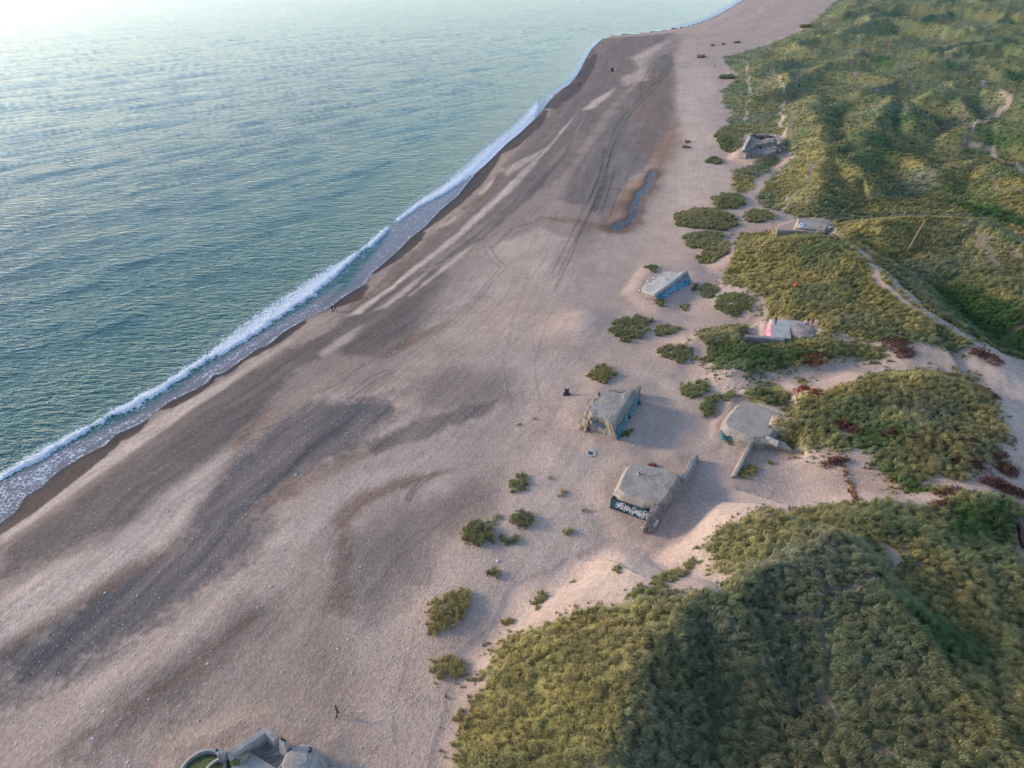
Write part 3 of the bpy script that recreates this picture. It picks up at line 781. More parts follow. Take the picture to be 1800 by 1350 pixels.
ALB, WET, PEB, GM = land_colour(X, Y, S)
gme = mesh_quads("ground", np.stack([X, Y, Z], 1), grid_faces(*shp))
attr_c(gme, "alb", ALB); attr_f(gme, "wet", WET); attr_f(gme, "peb", PEB)
ground = tag(link("ground", gme, M_GROUND), "sandy shingle beach and dune ground", kind="structure")

# ------------------------------------------------------------------ sea, surf, stream
FOAM = [  # upper edge then lower edge of the breaking wave, survey px: x, y top, y bottom
 [(0, 832, 846), (60, 798, 812), (110, 768, 784), (160, 742, 758), (220, 708, 724), (280, 674, 690), (340, 636, 652), (390, 600, 624), (440, 558, 594), (500, 518, 556), (540, 493, 530), (580, 470, 496), (620, 446, 458), (648, 427, 436)],
 [(650, 425, 434), (672, 405, 413), (682, 397, 402)],
 [(700, 383, 388), (740, 350, 360), (780, 324, 340), (820, 288, 312), (850, 262, 290), (880, 238, 264), (910, 214, 242), (935, 186, 210), (947, 172, 188)],
 [(958, 172, 182), (985, 148, 158), (1008, 135, 147)], [(1022, 112, 122), (1032, 92, 104), (1048, 74, 80), (1060, 64, 69)],
 [(1180, 48, 52), (1230, 34, 42), (1262, 18, 28), (1290, 2, 12), (1310, -14, -4)], [(915, 52, 56), (935, 46, 51)], [(995, 68, 72), (1010, 62, 68)], [(1030, 56, 59), (1060, 53, 57)]]
LACE = ["0,850 60,820 110,792 200,748 290,706 330,672 420,612 500,564 540,540 600,500 560,548 500,578 455,607 400,645 365,664 300,700 245,740 200,764 150,795 105,822 60,862 25,898 0,915 -60,950 -60,900",
        "700,388 740,362 790,340 850,292 910,244 945,200 930,215 880,262 830,310 780,362 720,420 690,445 650,480 620,500 600,520 640,470 690,410"]
i_sea = S < 6
fx2 = X; fy2 = Y
foam = np.zeros(len(X)); solid = np.zeros(len(X))
rag2 = fbm(X / 2.6, Y / 2.6, 121, 3)
for ns, strip in enumerate(FOAM):
    wk = .5 if ns >= 6 else (.7 if ns in (3, 4, 5) else 1.0)
    up = [tuple(W(a, b, 0)[:2]) for a, b, c in strip]; dn = [tuple(W(a, c, 0)[:2]) for a, b, c in strip]
    pts = up + dn[::-1]
    i = near(X, Y, pts, 6)
    sdv = poly_sd(X[i], Y[i], pts) + rag2[i] * 1.3 * (.35 if ns in (1, 2) else 1) + (1.1 * fbm(X[i] / 11, Y[i] / 11, 123, 2) + .25 if ns not in (1, 2) else -.35)
    du, dn_ = line_d(X[i], Y[i], up), line_d(X[i], Y[i], dn)
    front = np.clip(du / (du + dn_ + .01), 0, 1)
    solid[i] = np.maximum(solid[i], sstep(.9, -.5, sdv) * (wk > .6))
    # torn foam trails behind the crest, out to sea
    trail = sstep(5.0, 0, sdv) * (S[i] < -2) * .30
    foam[i] = np.maximum(foam[i], np.maximum(sstep(1.0, -.5, sdv) * (.42 + .62 * front), trail) * wk)
for s in LACE:
    pts = [tuple(W(a, b, 0)[:2]) for a, b in P(s)]
    i = near(X, Y, pts, 3)
    sdv = poly_sd(X[i], Y[i], pts)
    left = sstep(60, -20, Y[i] - 110)
    foam[i] = np.maximum(foam[i], sstep(.5, -1.0, sdv) * (.22 + .16 * left + .2 * rag2[i]))
edge = np.exp(-((S + .35) / .38) ** 2)
foam = np.maximum(foam, edge * (.45 + .3 * rag2))
deep = np.array([.007, .060, .052]); mid = np.array([.016, .100, .084]); shal = np.array([.045, .120, .100]); wash = np.array([.235, .195, .180])
dq = -S
body = np.repeat(deep[None, :], len(X), 0)
def lay(body, col, w): return body * (1 - w[:, None]) + col * w[:, None]
body = lay(body, mid, sstep(110, 20, dq + 30 * fbm(X / 50, Y / 80, 131, 3)))
body = lay(body, shal, sstep(16, 7, dq + 3 * rag2) * .75)
# inside the breaker only a film of water runs over the sand
inner = np.zeros(len(X))
for s in LACE:
    pts = [tuple(W(a, b, 0)[:2]) for a, b in P(s)]
    i = near(X, Y, pts, 3); inner[i] = np.maximum(inner[i], sstep(1.2, -.6, poly_sd(X[i], Y[i], pts)))
inner = np.maximum(inner, sstep(3.5, 1.0, dq))
body = lay(body, wash, inner * .95)
a1, b1 = X * -.72 + Y * .69, X * .69 + Y * .72
sw = .34 * fbm(a1 / 11, b1 / 60, 141, 3) + .10 * fbm(a1 / 3.5, b1 / 14, 145, 2)
amp = sstep(6, 40, dq) * sstep(1000, 350, np.hypot(X, Y))
SZ = sw * amp + .38 * solid * np.clip(foam, 0, 1) * sstep(.5, 3, dq) * (1 + .4 * rag2) - .25 * sstep(0, -2.0, dq)
chop = np.clip(sstep(.5, 6, dq) * (1 - inner * .9), .06, 1) * np.interp(np.hypot(X, Y), [120, 300, 800, 3000], [1, 1, .85, .5])
Fq = grid_faces(*shp)
keep = (S[Fq] < 1.5).all(1)
Fs = Fq[keep]
is_surf = solid[Fs].mean(1) > .45
def submesh(name, F):
    used = np.unique(F); mp = np.full(len(X), -1); mp[used] = np.arange(len(used))
    me = mesh_quads(name, np.stack([X, Y, SZ], 1)[used], mp[F])
    attr_c(me, "body", body[used]); attr_f(me, "foam", foam[used]); attr_f(me, "chop", chop[used])
    return me
sea = tag(link("sea", submesh("sea", Fs[~is_surf]), M_SEA), "teal rippled sea running out to the horizon", kind="structure")
surf = tag(link("surf", submesh("surf", Fs[is_surf]), M_SEA), "white line of breaking surf along the beach", kind="stuff")

def mat_stream():
    m = bpy.data.materials.new("still_water"); t, n, l, b = nt(m)
    b.inputs["Base Color"].default_value = (.045, .036, .030, 1); b.inputs["Roughness"].default_value = .10; b.inputs["IOR"].default_value = 1.333
    pos = N(n, "ShaderNodeNewGeometry").outputs["Position"]; a = noise(n, l, pos, 1.2, 2)
    bp = N(n, "ShaderNodeBump"); bp.inputs["Distance"].default_value = .02; l.new(a.outputs[0], bp.inputs["Height"]); l.new(bp.outputs[0], b.inputs["Normal"])
    return m
bm = bmesh.new()
cen = np.mean(STREAM, 0)
bm.faces.new([bm.verts.new((x + (x - cen[0]) * .02, y + (y - cen[1]) * .02, STREAM_Z)) for x, y in STREAM])
bmesh.ops.triangulate(bm, faces=bm.faces[:])
me = bpy.data.meshes.new("stream"); bm.to_mesh(me); bm.free()
tag(link("stream", me, mat_stream()), "narrow grey pool of water standing on the beach", kind="structure")

# ------------------------------------------------------------------ grass
def tuft(seed, nb=54, wind=.52):
    """one tussock: curved blades bundled together, leaning to +X"""
    r = np.random.default_rng(seed)
    V, F, Hh, R = [], [], [], []
    for k in range(nb):
        a = r.uniform(0, 2 * math.pi); rad = .17 * math.sqrt(r.uniform())
        bx, by = rad * math.cos(a), rad * math.sin(a)
        h = r.uniform(.4, 1.1); ln = r.uniform(.08, .6)
        dx = math.cos(a) * ln + wind * r.uniform(.4, 1.4); dy = math.sin(a) * ln + r.normal() * .08
        w = r.uniform(.018, .034); q = r.uniform(0, math.pi); wx, wy = math.cos(q) * w, math.sin(q) * w
        i = len(V); rr = r.uniform()
        V += [(bx - wx, by - wy, -.08), (bx + wx, by + wy, -.08), (bx + dx * .35 - wx * .8, by + dy * .35 - wy * .8, h * .70), (bx + dx * .35 + wx * .8, by + dy * .35 + wy * .8, h * .70), (bx + dx, by + dy, h * (.92 - .25 * ln))]
        F += [(i, i + 1, i + 3), (i, i + 3, i + 2), (i + 2, i + 3, i + 4)]
        Hh += [0, 0, .6, .6, 1]; R += [rr] * 5
    return np.array(V), np.array(F), np.array(Hh), np.array(R)
TUFTS = [tuft(s) for s in range(6)]

def flow(X, Y):
    """which way the wind has combed the grass"""
    return 1.9 * fbm(X / 11, Y / 11, 151, 3) - .35

proto_col = bpy.data.collections.new("tussock_kinds")
for k, (v, f, hh, r) in enumerate(TUFTS):
    me = mesh_quads("tussock", v, f, smooth=False)
    attr_f(me, "hgt", hh); attr_f(me, "rnd", r); me.materials.append(M_GRASS_I)
    o = bpy.data.objects.new("tussock", me); proto_col.objects.link(o)

def gn_tree():
    t = bpy.data.node_groups.new("tussocks_on_points", 'GeometryNodeTree')
    t.interface.new_socket("Geometry", in_out='INPUT', socket_type='NodeSocketGeometry')
    t.interface.new_socket("Geometry", in_out='OUTPUT', socket_type='NodeSocketGeometry')
    n, l = t.nodes, t.links
    gi = n.new("NodeGroupInput"); go = n.new("NodeGroupOutput")
    ci = n.new("GeometryNodeCollectionInfo"); ci.inputs["Collection"].default_value = proto_col; ci.inputs["Separate Children"].default_value = True; ci.inputs["Reset Children"].default_value = True
    iop = n.new("GeometryNodeInstanceOnPoints"); iop.inputs["Pick Instance"].default_value = True
    def na(name, typ):
        a = n.new("GeometryNodeInputNamedAttribute"); a.data_type = typ; a.inputs[0].default_value = name; return a.outputs[0]
    l.new(gi.outputs[0], iop.inputs["Points"]); l.new(ci.outputs[0], iop.inputs["Instance"])
    l.new(na("kindno", 'INT'), iop.inputs["Instance Index"]); l.new(na("rot", 'FLOAT_VECTOR'), iop.inputs["Rotation"]); l.new(na("scl", 'FLOAT_VECTOR'), iop.inputs["Scale"])
    l.new(iop.outputs[0], go.inputs[0])
    return t
GN = gn_tree()

# candidate spots: thick near by, thinning with distance
def grass_points():
    out = []
    st = 2.5
    pys = np.arange(1470, -116, -st); 
    for py in pys:
        d = CAM_H / math.tan(PITCH + math.atan((py - 675) / FPX))
        zc = d * CP + CAM_H * SP
        if d > 3000: st_x = 6.0
        else: st_x = 3.4
        t = np.arange(-.25, .95, st_x / FPX)
        t = t + RNG.uniform(-.5, .5, len(t)) * st_x / FPX
        dd = CAM_H / np.tan(PITCH + np.arctan((py + RNG.uniform(-.5, .5, len(t)) * st - 675) / FPX))
        out.append(np.stack([t * zc, dd, np.full(len(t), zc)], 1))
    A = np.concatenate(out)
    return A
GPTS = np.concatenate([grass_points(), grass_points()])
gs = shore(GPTS[:, 0], GPTS[:, 1])
GPTS = GPTS[gs > 25]
gm, gb = grass_mask(GPTS[:, 0], GPTS[:, 1])
thin = .25 + .75 * sstep(-.35, .15, fbm(GPTS[:, 0] / 1.6, GPTS[:, 1] / 1.6, 161, 2))
cell = .5 * (3.4 / FPX * GPTS[:, 2]) * (2.5 * GPTS[:, 2] ** 2 / (FPX * CAM_H))
ok = RNG.uniform(size=len(GPTS)) < gm * thin * np.minimum(np.interp(GPTS[:, 2], [150, 260], [1, .62]), cell * np.interp(GPTS[:, 2], [90, 150], [10.0, 10.0]))
# bunker roofs and openings stay clear (filled in below)
GPTS = np.concatenate([GPTS, gm[:, None]], 1)[ok]
CLEAR = [GP("1264,775 1262,745 1300,704 1320,702 1352,716 1346,745 1342,768 1318,782"), GP("1342,594 1342,566 1356,558 1420,562 1420,574 1392,580 1392,596"), GP("1394,402 1396,388 1404,381 1458,386 1456,404 1448,410 1365,414 1364,402"), GP("1302,270 1316,240 1336,233 1366,236 1378,252 1378,276 1360,276"),
         GP("1309,608 1309,586 1380,592 1378,598 1340,606"), GP("1316,784 1318,762 1346,766 1394,790 1392,800 1340,790")]
for c in CLEAR:
    sdv = poly_sd(GPTS[:, 0], GPTS[:, 1], c); GPTS = GPTS[sdv > .15]
gx, gy, gzc, gmk = GPTS.T
gz = hfun(gx, gy)
def normals(x, y, e=.9):
    dx = (hz(x + e, y) - hz(x - e, y)) / (2 * e); dy = (hz(x, y + e) - hz(x, y - e)) / (2 * e)
    v = np.stack([-dx, -dy, np.ones(len(x))], 1)
    return v / np.linalg.norm(v, axis=1)[:, None]
gn_ = normals(gx, gy)
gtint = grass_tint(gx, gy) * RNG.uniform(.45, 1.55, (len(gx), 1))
gang = flow(gx, gy) + RNG.normal(0, .22, len(gx))
gscl = (.45 + .9 * RNG.uniform(size=len(gx)) ** 1.3 + .4 * fbm(gx / 2.2, gy / 2.2, 171, 2)) * (.55 + .45 * sstep(.2, .8, gmk)) * np.interp(gzc, [60, 110, 200, 400, 900, 3000], [.76, .76, .76, .9, 1.4, 3])
gfl = np.interp(gzc, [0, 110, 400, 900], [1, 1, .75, .5])

AREAS = [("fore", "tall wind-combed marram grass over the big dune at the lower right"), ("middle", "marram grass on the dune between the two sand paths"), ("north", "dark green marram grass below the roof with pink graffiti"),
         ("slope", "marram grass on the hill between the two flat roofed bunkers"), ("strip", "narrow strip of marram grass behind the half buried bunker"), ("lowdune", "low marram grass in front of the cracked far ruin"), ("back", "rolling far dunes grown over with marram grass")]
owner = np.full(len(gx), len(AREAS) - 1)
for k in range(len(AREAS) - 2, -1, -1):
    owner[poly_sd(gx, gy, MASSW[AREAS[k][0]]) < 2.0] = k
for k, (key, lab) in enumerate(AREAS):
    i = np.nonzero(owner == k)[0]
    if len(i) == 0: continue
    me = bpy.data.meshes.new("dune_grass"); me.vertices.add(len(i))
    me.vertices.foreach_set("co", np.stack([gx[i], gy[i], gz[i]], 1).astype(np.float32).ravel())
    a = me.attributes.new("kindno", 'INT', 'POINT'); a.data.foreach_set("value", RNG.integers(0, 6, len(i)).astype(np.int32))
    a = me.attributes.new("rot", 'FLOAT_VECTOR', 'POINT'); a.data.foreach_set("vector", np.stack([np.zeros(len(i)), np.zeros(len(i)), gang[i]], 1).astype(np.float32).ravel())
    a = me.attributes.new("scl", 'FLOAT_VECTOR', 'POINT'); a.data.foreach_set("vector", np.stack([gscl[i], gscl[i], gscl[i] * gfl[i]], 1).astype(np.float32).ravel())
    attr_c(me, "tint", gtint[i]); attr_v(me, "tn", gn_[i])
    me.materials.append(M_GRASS_I)
    o = tag(link("dune_grass", me), lab, kind="stuff")
    md = o.modifiers.new("tussocks", 'NODES'); md.node_group = GN
print("grass tussocks", len(gx))

def grass_mesh(name, x, y, z, scl, ang, tint):
    vs_, fs_, hs_, rs_, ts_ = [], [], [], [], []
    off = 0
    for k in range(len(x)):
        v, f, hh, r = TUFTS[int(RNG.integers(0, 6))]
        c, s_ = math.cos(ang[k]), math.sin(ang[k])
        q = v * scl[k]
        vs_.append(np.stack([q[:, 0] * c - q[:, 1] * s_ + x[k], q[:, 0] * s_ + q[:, 1] * c + y[k], q[:, 2] + z[k]], 1))
        fs_.append(f + off); off += len(v); hs_.append(hh); rs_.append(r); ts_.append(np.repeat(tint[k][None, :], len(v), 0))
    me = mesh_quads(name, np.concatenate(vs_), np.concatenate(fs_), smooth=False)
    attr_f(me, "hgt", np.concatenate(hs_)); attr_f(me, "rnd", np.concatenate(rs_)); attr_c(me, "tint", np.concatenate(ts_)); attr_v(me, "tn", np.repeat([[0, 0, 1.0]], off, 0))
    me.materials.append(M_GRASS_G)
    return me

def grass_island(outline, label, dens=3.4, scale=.9, tone=None, cat="grass clump", group=None, name="marram_grass_clump"):
    pts = GP(outline)
    xs = [p[0] for p in pts]; ys = [p[1] for p in pts]
    area = (max(xs) - min(xs)) * (max(ys) - min(ys))
    n = int(area * dens * 1.7) + 14; scale = scale * .78
    x = RNG.uniform(min(xs) - .4, max(xs) + .4, n); y = RNG.uniform(min(ys) - .4, max(ys) + .4, n)
    w = .7 * fbm(x / 2, y / 2, 181, 2)
    sdv = poly_sd(x, y, pts) + w
    k = (sdv < 0) | ((sdv < .9) & (RNG.uniform(size=n) < .05))
    x, y, sdv = x[k], y[k], sdv[k]
    if len(x) == 0:
        x = np.array([np.mean(xs)]); y = np.array([np.mean(ys)]); sdv = np.array([-.1])
    sc = scale * RNG.uniform(.75, 1.25, len(x)) * np.where(sdv > 0, .5, 1)
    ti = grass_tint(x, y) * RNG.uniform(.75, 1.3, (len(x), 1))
    # short side shoots fray the edge; stragglers are dropped
    m_ = len(x) // 2
    if m_:
        j = RNG.integers(0, len(x), m_); an_ = RNG.uniform(0, 6.28, m_); rr_ = RNG.uniform(.3, .6, m_)
        x = np.concatenate([x, x[j] + rr_ * np.cos(an_)]); y = np.concatenate([y, y[j] + rr_ * np.sin(an_)]); sc = np.concatenate([sc, sc[j] * RNG.uniform(.3, .6, m_)])
    D = np.hypot(x[:, None] - x[None, :], y[:, None] - y[None, :]) < .70 * np.maximum(scale, .6)
    comp = np.arange(len(x))
    for _ in range(60):
        nc = np.where(D, comp[None, :], 10 ** 6).min(1)
        if (nc == comp).all(): break
        comp = nc
    keep_ = comp == np.bincount(comp).argmax()
    x, y, sc = x[keep_], y[keep_], sc[keep_]
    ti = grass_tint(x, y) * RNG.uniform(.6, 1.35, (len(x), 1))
    if tone is not None: ti = ti * .5 + np.array(tone) * 1.25
    cx, cy = float(np.mean(x)), float(np.mean(y)); cz = float(hz(cx, cy))
    z = hfun(x, y)
    me = grass_mesh(name, x - cx, y - cy, z - cz, sc, flow(x, y) + RNG.normal(0, .5, len(x)), ti)
    o = link(name, me); o.location = (cx, cy, cz)
    return tag(o, label, cat, group)

ISL = [
 ("808,945 812,928 835,918 862,932 866,950 850,958 825,955", "dark dense grass clump on the open sand, leftmost of three close together", 5, 1.1, (.06, .06, .02)),
 ("872,935 890,928 905,945 908,960 892,958 878,948", "yellowish grass clump just right of the dark dense one", 3.5, .9, None),
 ("900,905 915,898 938,905 940,918 925,928 905,922", "dark green grass clump above the yellowish one on open sand", 4.5, 1.0, (.07, .07, .02)),
 ("893,836 905,828 925,840 928,865 915,878 896,870", "tall narrow sparse clump of grass farthest from the dune foot on open sand", 3, .9, (.10, .10, .04)),
 ("860,905 885,900 875,925 855,918", "thin straw coloured tussocks behind the three dark clumps", 1.6, .6, (.20, .17, .09)),
 ("940,842 965,835 970,850 945,856", "faint sparse grass left of the near graffiti bunker's far corner", 1.0, .5, (.20, .18, .12)),
 ("978,862 990,862 990,876 978,876", "pale straw tuft, upper of three small tufts left of the near bunker", 3, .6, (.30, .23, .14)),
 ("1014,882 1032,880 1034,895 1018,898", "pale straw tuft, middle of three small tufts left of the near bunker", 3, .65, (.28, .22, .13)),
 ("986,925 1002,922 1005,940 988,942", "pale straw tuft, lowest of three small tufts left of the near bunker", 3, .7, (.28, .22, .12)),
 ("850,1000 865,990 882,996 880,1018 868,1020", "small solitary olive grass clump on the sand below the dark cluster", 5, .9, (.09, .08, .025)),
 ("740,1100 755,1065 785,1040 812,1036 826,1058 815,1085 790,1105 765,1118", "large shaggy golden grass clump, upper of the two big clumps at left of the dune", 3.6, 1.05, (.17, .13, .045)),
 ("748,1180 770,1155 820,1135 852,1130 840,1150 825,1170 800,1195 775,1200", "large golden grass clump, lower of the two big clumps at left of the dune", 3.6, 1.05, (.17, .13, .045)),
 ("1000,1010 1015,1008 1018,1030 1005,1030", "faint straw tuft on the bare sand above the dune foot", 2, .5, (.28, .22, .13)),
 ("1074,1002 1090,996 1102,1000 1090,1004 1080,1014", "small curved green grass clump on bare sand under the near bunker", 4.5, .7, (.13, .12, .04)),
 ("868,1095 880,1072 902,1070 900,1092 880,1110", "small golden grass clump, left of two at the foot of the big dune", 3, .8, (.19, .14, .05)),
 ("935,1060 950,1045 968,1052 965,1075 945,1078", "small golden grass clump, right of two at the foot of the big dune", 3.2, .85, (.18, .14, .05)),
 ("1055,1055 1090,1035 1135,1030 1142,1042 1100,1052 1075,1062", "long low golden grass bank in front of the big dune", 3.5, .8, (.17, .14, .045)),
 ("1142,1030 1160,1010 1200,990 1222,978 1228,988 1200,1010 1165,1034", "slanting golden green grass bank at the edge of the big dune", 4, .9, (.15, .13, .04)),
 ("1033,662 1040,648 1058,642 1074,650 1078,664 1065,674 1045,672", "round dark green grass clump behind the broken ruin on the sand", 5, 1.0, (.075, .085, .025)),
 ("1120,705 1126,700 1128,712 1122,714", "small dark grass tuft at the rear foot of the teal painted wall", 5, .7, (.05, .07, .02)),
 ("1088,758 1110,752 1112,766 1092,770", "dark green grass clump at the front foot of the teal painted wall", 5, .8, (.045, .065, .018)),
 ("925,735 940,732 942,740 930,745", "sparse pale grass tuft alone on the open middle of the beach", 2.5, .55, (.18, .18, .08)),
 ("906,744 914,743 914,750 907,750", "tiny dark tuft beside the sparse pale one on the open beach", 4, .4, (.06, .065, .025)),
 ("1072,890 1082,886 1082,898 1074,900", "small green tuft at the left front corner of the near bunker", 7, .65, (.075, .09, .025)),
 ("1298,822 1310,814 1328,822 1330,836 1310,842 1298,838", "bright green grass clump beside the sloping wing wall in the sand", 5, .8, (.11, .12, .035)),
 ("1346,812 1358,810 1358,824 1348,826", "small green tuft right of the sloping wing wall", 4.5, .6, (.12, .12, .04)),
 ("1262,765 1275,775 1292,778 1285,785 1265,778", "grass at the foot of the half buried bunker's painted corner", 5, .6, (.12, .10, .035)),
 ("1192,690 1200,678 1225,672 1245,676 1248,690 1225,698 1200,700", "left olive grass patch beyond the half buried bunker", 4, .95, (.12, .12, .035)),
 ("1218,728 1230,708 1255,695 1285,688 1298,698 1270,706 1256,722 1240,735", "curved olive grass patch next to the half buried bunker's far corner", 4, .95, (.12, .12, .035)),
 ("1070,580 1085,562 1120,555 1146,562 1140,580 1128,595 1100,602 1078,596", "wide grass patch on sand between the blue slab and the path, left of two", 3.6, .9, (.11, .105, .04)),
 ("1140,578 1165,570 1195,578 1180,588 1150,592", "small grass patch on sand between the blue slab and the path, right of two", 3.6, .9, (.11, .11, .04)),
 ("1150,618 1175,602 1205,594 1210,625 1195,640 1170,630", "triangular golden grass patch left of the dark green dune", 3.4, .9, (.15, .125, .045)),
 ("1130,470 1148,466 1160,474 1150,480", "small dark grass patch behind the slab with blue graffiti", 4, .8, (.09, .095, .035)),
 ("1152,530 1175,526 1178,536 1160,540", "dark grass growing at the near foot of the blue graffiti slab", 4, .8, (.07, .08, .028)),
 ("1194,538 1208,534 1216,548 1200,552", "small golden tuft below the slab with blue graffiti", 4, .8, (.17, .14, .05)),
 ("1212,505 1225,500 1230,508 1215,512", "low dark tuft at the right end of the blue graffiti slab", 4, .7, (.06, .075, .03)),
 ("1228,505 1245,498 1262,506 1258,522 1238,526", "round grey green grass patch right of the blue graffiti slab", 4, .9, (.095, .105, .05)),
 ("1250,535 1270,518 1305,515 1322,530 1318,548 1290,556 1262,548", "broad olive grass patch left of the roof with the standing person", 3.4, .95, (.12, .115, .045)),
 ("1182,380 1215,368 1262,368 1290,382 1295,396 1270,406 1230,402 1190,398", "broad low grass patch on the beach side, third from the far ruin", 2.4, 1.2, (.12, .115, .045)),
 ("1198,416 1230,408 1270,412 1262,430 1238,440 1208,435", "low grass patch below the broad one on the beach side", 2.4, 1.2, (.12, .115, .045)),
 ("1220,450 1250,430 1280,428 1278,445 1255,462 1232,465", "low grass patch nearest the winding sand path on its beach side", 2.4, 1.2, (.13, .12, .045)),
 ("1248,350 1270,340 1305,345 1310,360 1285,370 1260,366", "oval olive grass patch left of the winding sand path", 2.4, 1.2, (.11, .11, .045)),
 ("1308,378 1325,368 1350,374 1358,386 1335,394 1312,390", "oval grass patch in the fork of the sand path", 2.6, 1.2, (.12, .105, .045)),
 ("1255,240 1270,226 1300,230 1302,255 1290,268 1268,262", "bushy grass patch just left of the cracked far ruin", 2.0, 1.5, (.095, .105, .045)),
 ("1238,284 1252,276 1270,282 1268,288 1245,290", "small dark oval grass patch on the sand left of the far ruin", 2.4, 1.2, (.07, .08, .035)),
 ("1204,248 1213,246 1216,250 1206,252", "upper of two tiny dark tufts beside the upper end of the pool", 2.5, 1.0, (.06, .065, .03)),
 ("1200,258 1212,255 1214,260 1202,262", "lower of two tiny dark tufts beside the upper end of the pool", 2.5, 1.0, (.06, .065, .03)),
 ("1264,134 1288,132 1290,138 1266,139", "thin dark tuft on the sand at the far dune's left edge", 1.2, 1.6, (.06, .065, .035)),
 ("1225,100 1238,98 1238,103 1227,103", "tiny dark tuft alone on far sand, below a row of others", 1.0, 1.5, (.055, .055, .03)),
 ("1248,80 1256,79 1257,82 1249,82", "leftmost dark tuft of a far row across the sand", .8, 1.5, (.055, .055, .03)),
 ("1264,78 1273,77 1273,80 1265,80", "second dark tuft of a far row across the sand", .8, 1.5, (.055, .055, .03)),
 ("1286,75 1300,74 1300,78 1288,78", "third and widest dark tuft of a far row across the sand", .8, 1.6, (.055, .055, .03)),
 ("1405,46 1425,44 1426,48 1408,50", "dark tuft at the very far end of the dune edge", .6, 2.2, (.055, .055, .03)),
]
for a in ISL:
    grass_island(a[0], a[1], a[2], a[3], a[4], group="marram grass clumps growing out of the sand")

# ------------------------------------------------------------------ building in concrete
def to_mesh(bm, name, smooth=False):
    bmesh.ops.recalc_face_normals(bm, faces=bm.faces[:])
    me = bpy.data.meshes.new(name); bm.to_mesh(me); bm.free()
    if smooth: me.polygons.foreach_set("use_smooth", np.ones(len(me.polygons), bool))
    return me

def loft(loops, cap0=True, cap1=True):
    bm = bmesh.new()
    R = [[bm.verts.new(tuple(p)) for p in lp] for lp in loops]
    n = len(loops[0])
    for a, b in zip(R[:-1], R[1:]):
        for i in range(n):
            j = (i + 1) % n
            bm.faces.new([a[i], a[j], b[j], b[i]])
    if cap0: bm.faces.new(R[0][::-1])
    if cap1: bm.faces.new(R[-1])
    return bm

def worn(bm, size=.8, amp=.05, bevel=.06, seed=0, grow=1.0):
    """chip the edges and give old concrete its unevenness"""
    bmesh.ops.recalc_face_normals(bm, faces=bm.faces[:])
    if bevel > 0:
        bmesh.ops.bevel(bm, geom=bm.edges[:], offset=bevel, segments=1, affect='EDGES', clamp_overlap=True)
    for k in range(3):
        long = [e for e in bm.edges if e.calc_length() > size]
        if not long: break
        bmesh.ops.subdivide_edges(bm, edges=long, cuts=1, use_grid_fill=True)
        bmesh.ops.triangulate(bm, faces=[f for f in bm.faces if len(f.verts) > 4])
    co = np.array([v.co[:] for v in bm.verts])
    if len(co):
        dx = fbm(co[:, 0] * 1.1 + co[:, 2], co[:, 1] * 1.1, seed + 200, 2) * amp
        dy = fbm(co[:, 1] * 1.1 - co[:, 2], co[:, 0] * 1.1, seed + 230, 2) * amp
        dzz = fbm(co[:, 0] * .8, co[:, 1] * .8 + co[:, 2], seed + 260, 2) * amp
        for v, a, b, c in zip(bm.verts, dx, dy, dzz):
            v.co += Vector((a, b, c))
    return bm

def ccw(pts):
    a = sum(pts[i][0] * pts[(i + 1) % len(pts)][1] - pts[(i + 1) % len(pts)][0] * pts[i][1] for i in range(len(pts)))
    return a > 0

def offset(pts, d):
    """move each corner of a level outline outwards"""
    n = len(pts); sg = 1 if ccw(pts) else -1; out = []
    for i in range(n):
        p, a, b = pts[i][:2], pts[i - 1][:2], pts[(i + 1) % n][:2]
        e1 = (p - a) / (np.linalg.norm(p - a) + 1e-9); e2 = (b - p) / (np.linalg.norm(b - p) + 1e-9)
        n1 = np.array([e1[1], -e1[0]]) * sg; n2 = np.array([e2[1], -e2[0]]) * sg
        m = n1 + n2; L = np.linalg.norm(m); m = m / (L + 1e-9)
        k = d / max(.5, float(np.dot(m, n1)))
        out.append(np.array([p[0] + m[0] * k, p[1] + m[1] * k, pts[i][2]]))
    return out

def round_off(loops):
    """cut the corners of matching outlines alike"""
    out = []
    for lp in loops:
        n = len(lp); q = []
        for i in range(n):
            a, b = np.array(lp[i]), np.array(lp[(i + 1) % n])
            q += [a * .78 + b * .22, a * .22 + b * .78]
        out.append(q)
    return out

def at_z(pts, z): return [np.array([p[0], p[1], z]) for p in pts]
def WL(s, z): return [W(x, y, z) for x, y in P(s)]

def bilerp(q, u, v):
    a, b, c, d = q   # bottom left, bottom right, top right, top left
    return (a * (1 - u) + b * u) * (1 - v) + (d * (1 - u) + c * u) * v

def q_normal(q, eye=(0, 0, 70.0)):
    n = np.cross(q[1] - q[0], q[3] - q[0]); n = n / np.linalg.norm(n)
    if np.dot(n, np.array(eye) - q[0]) < 0: n = -n
    return n

def patch(name, q, poly, mat, parent, off=.05, cuts=10):
    """flat paint on a wall: an outline in wall coordinates"""
    n = q_normal(q); bm = bmesh.new()
    # dense outline so that the paint follows the wall
    pts = []
    for i in range(len(poly)):
        a, b = np.array(poly[i]), np.array(poly[(i + 1) % len(poly)])
        for k in range(3): pts.append(a + (b - a) * k / 3)
    bm.faces.new([bm.verts.new(tuple(bilerp(q, u, v) + n * off)) for u, v in pts])
    bmesh.ops.triangulate(bm, faces=bm.faces[:])
    return part(name, to_mesh(bm, name), mat, parent)

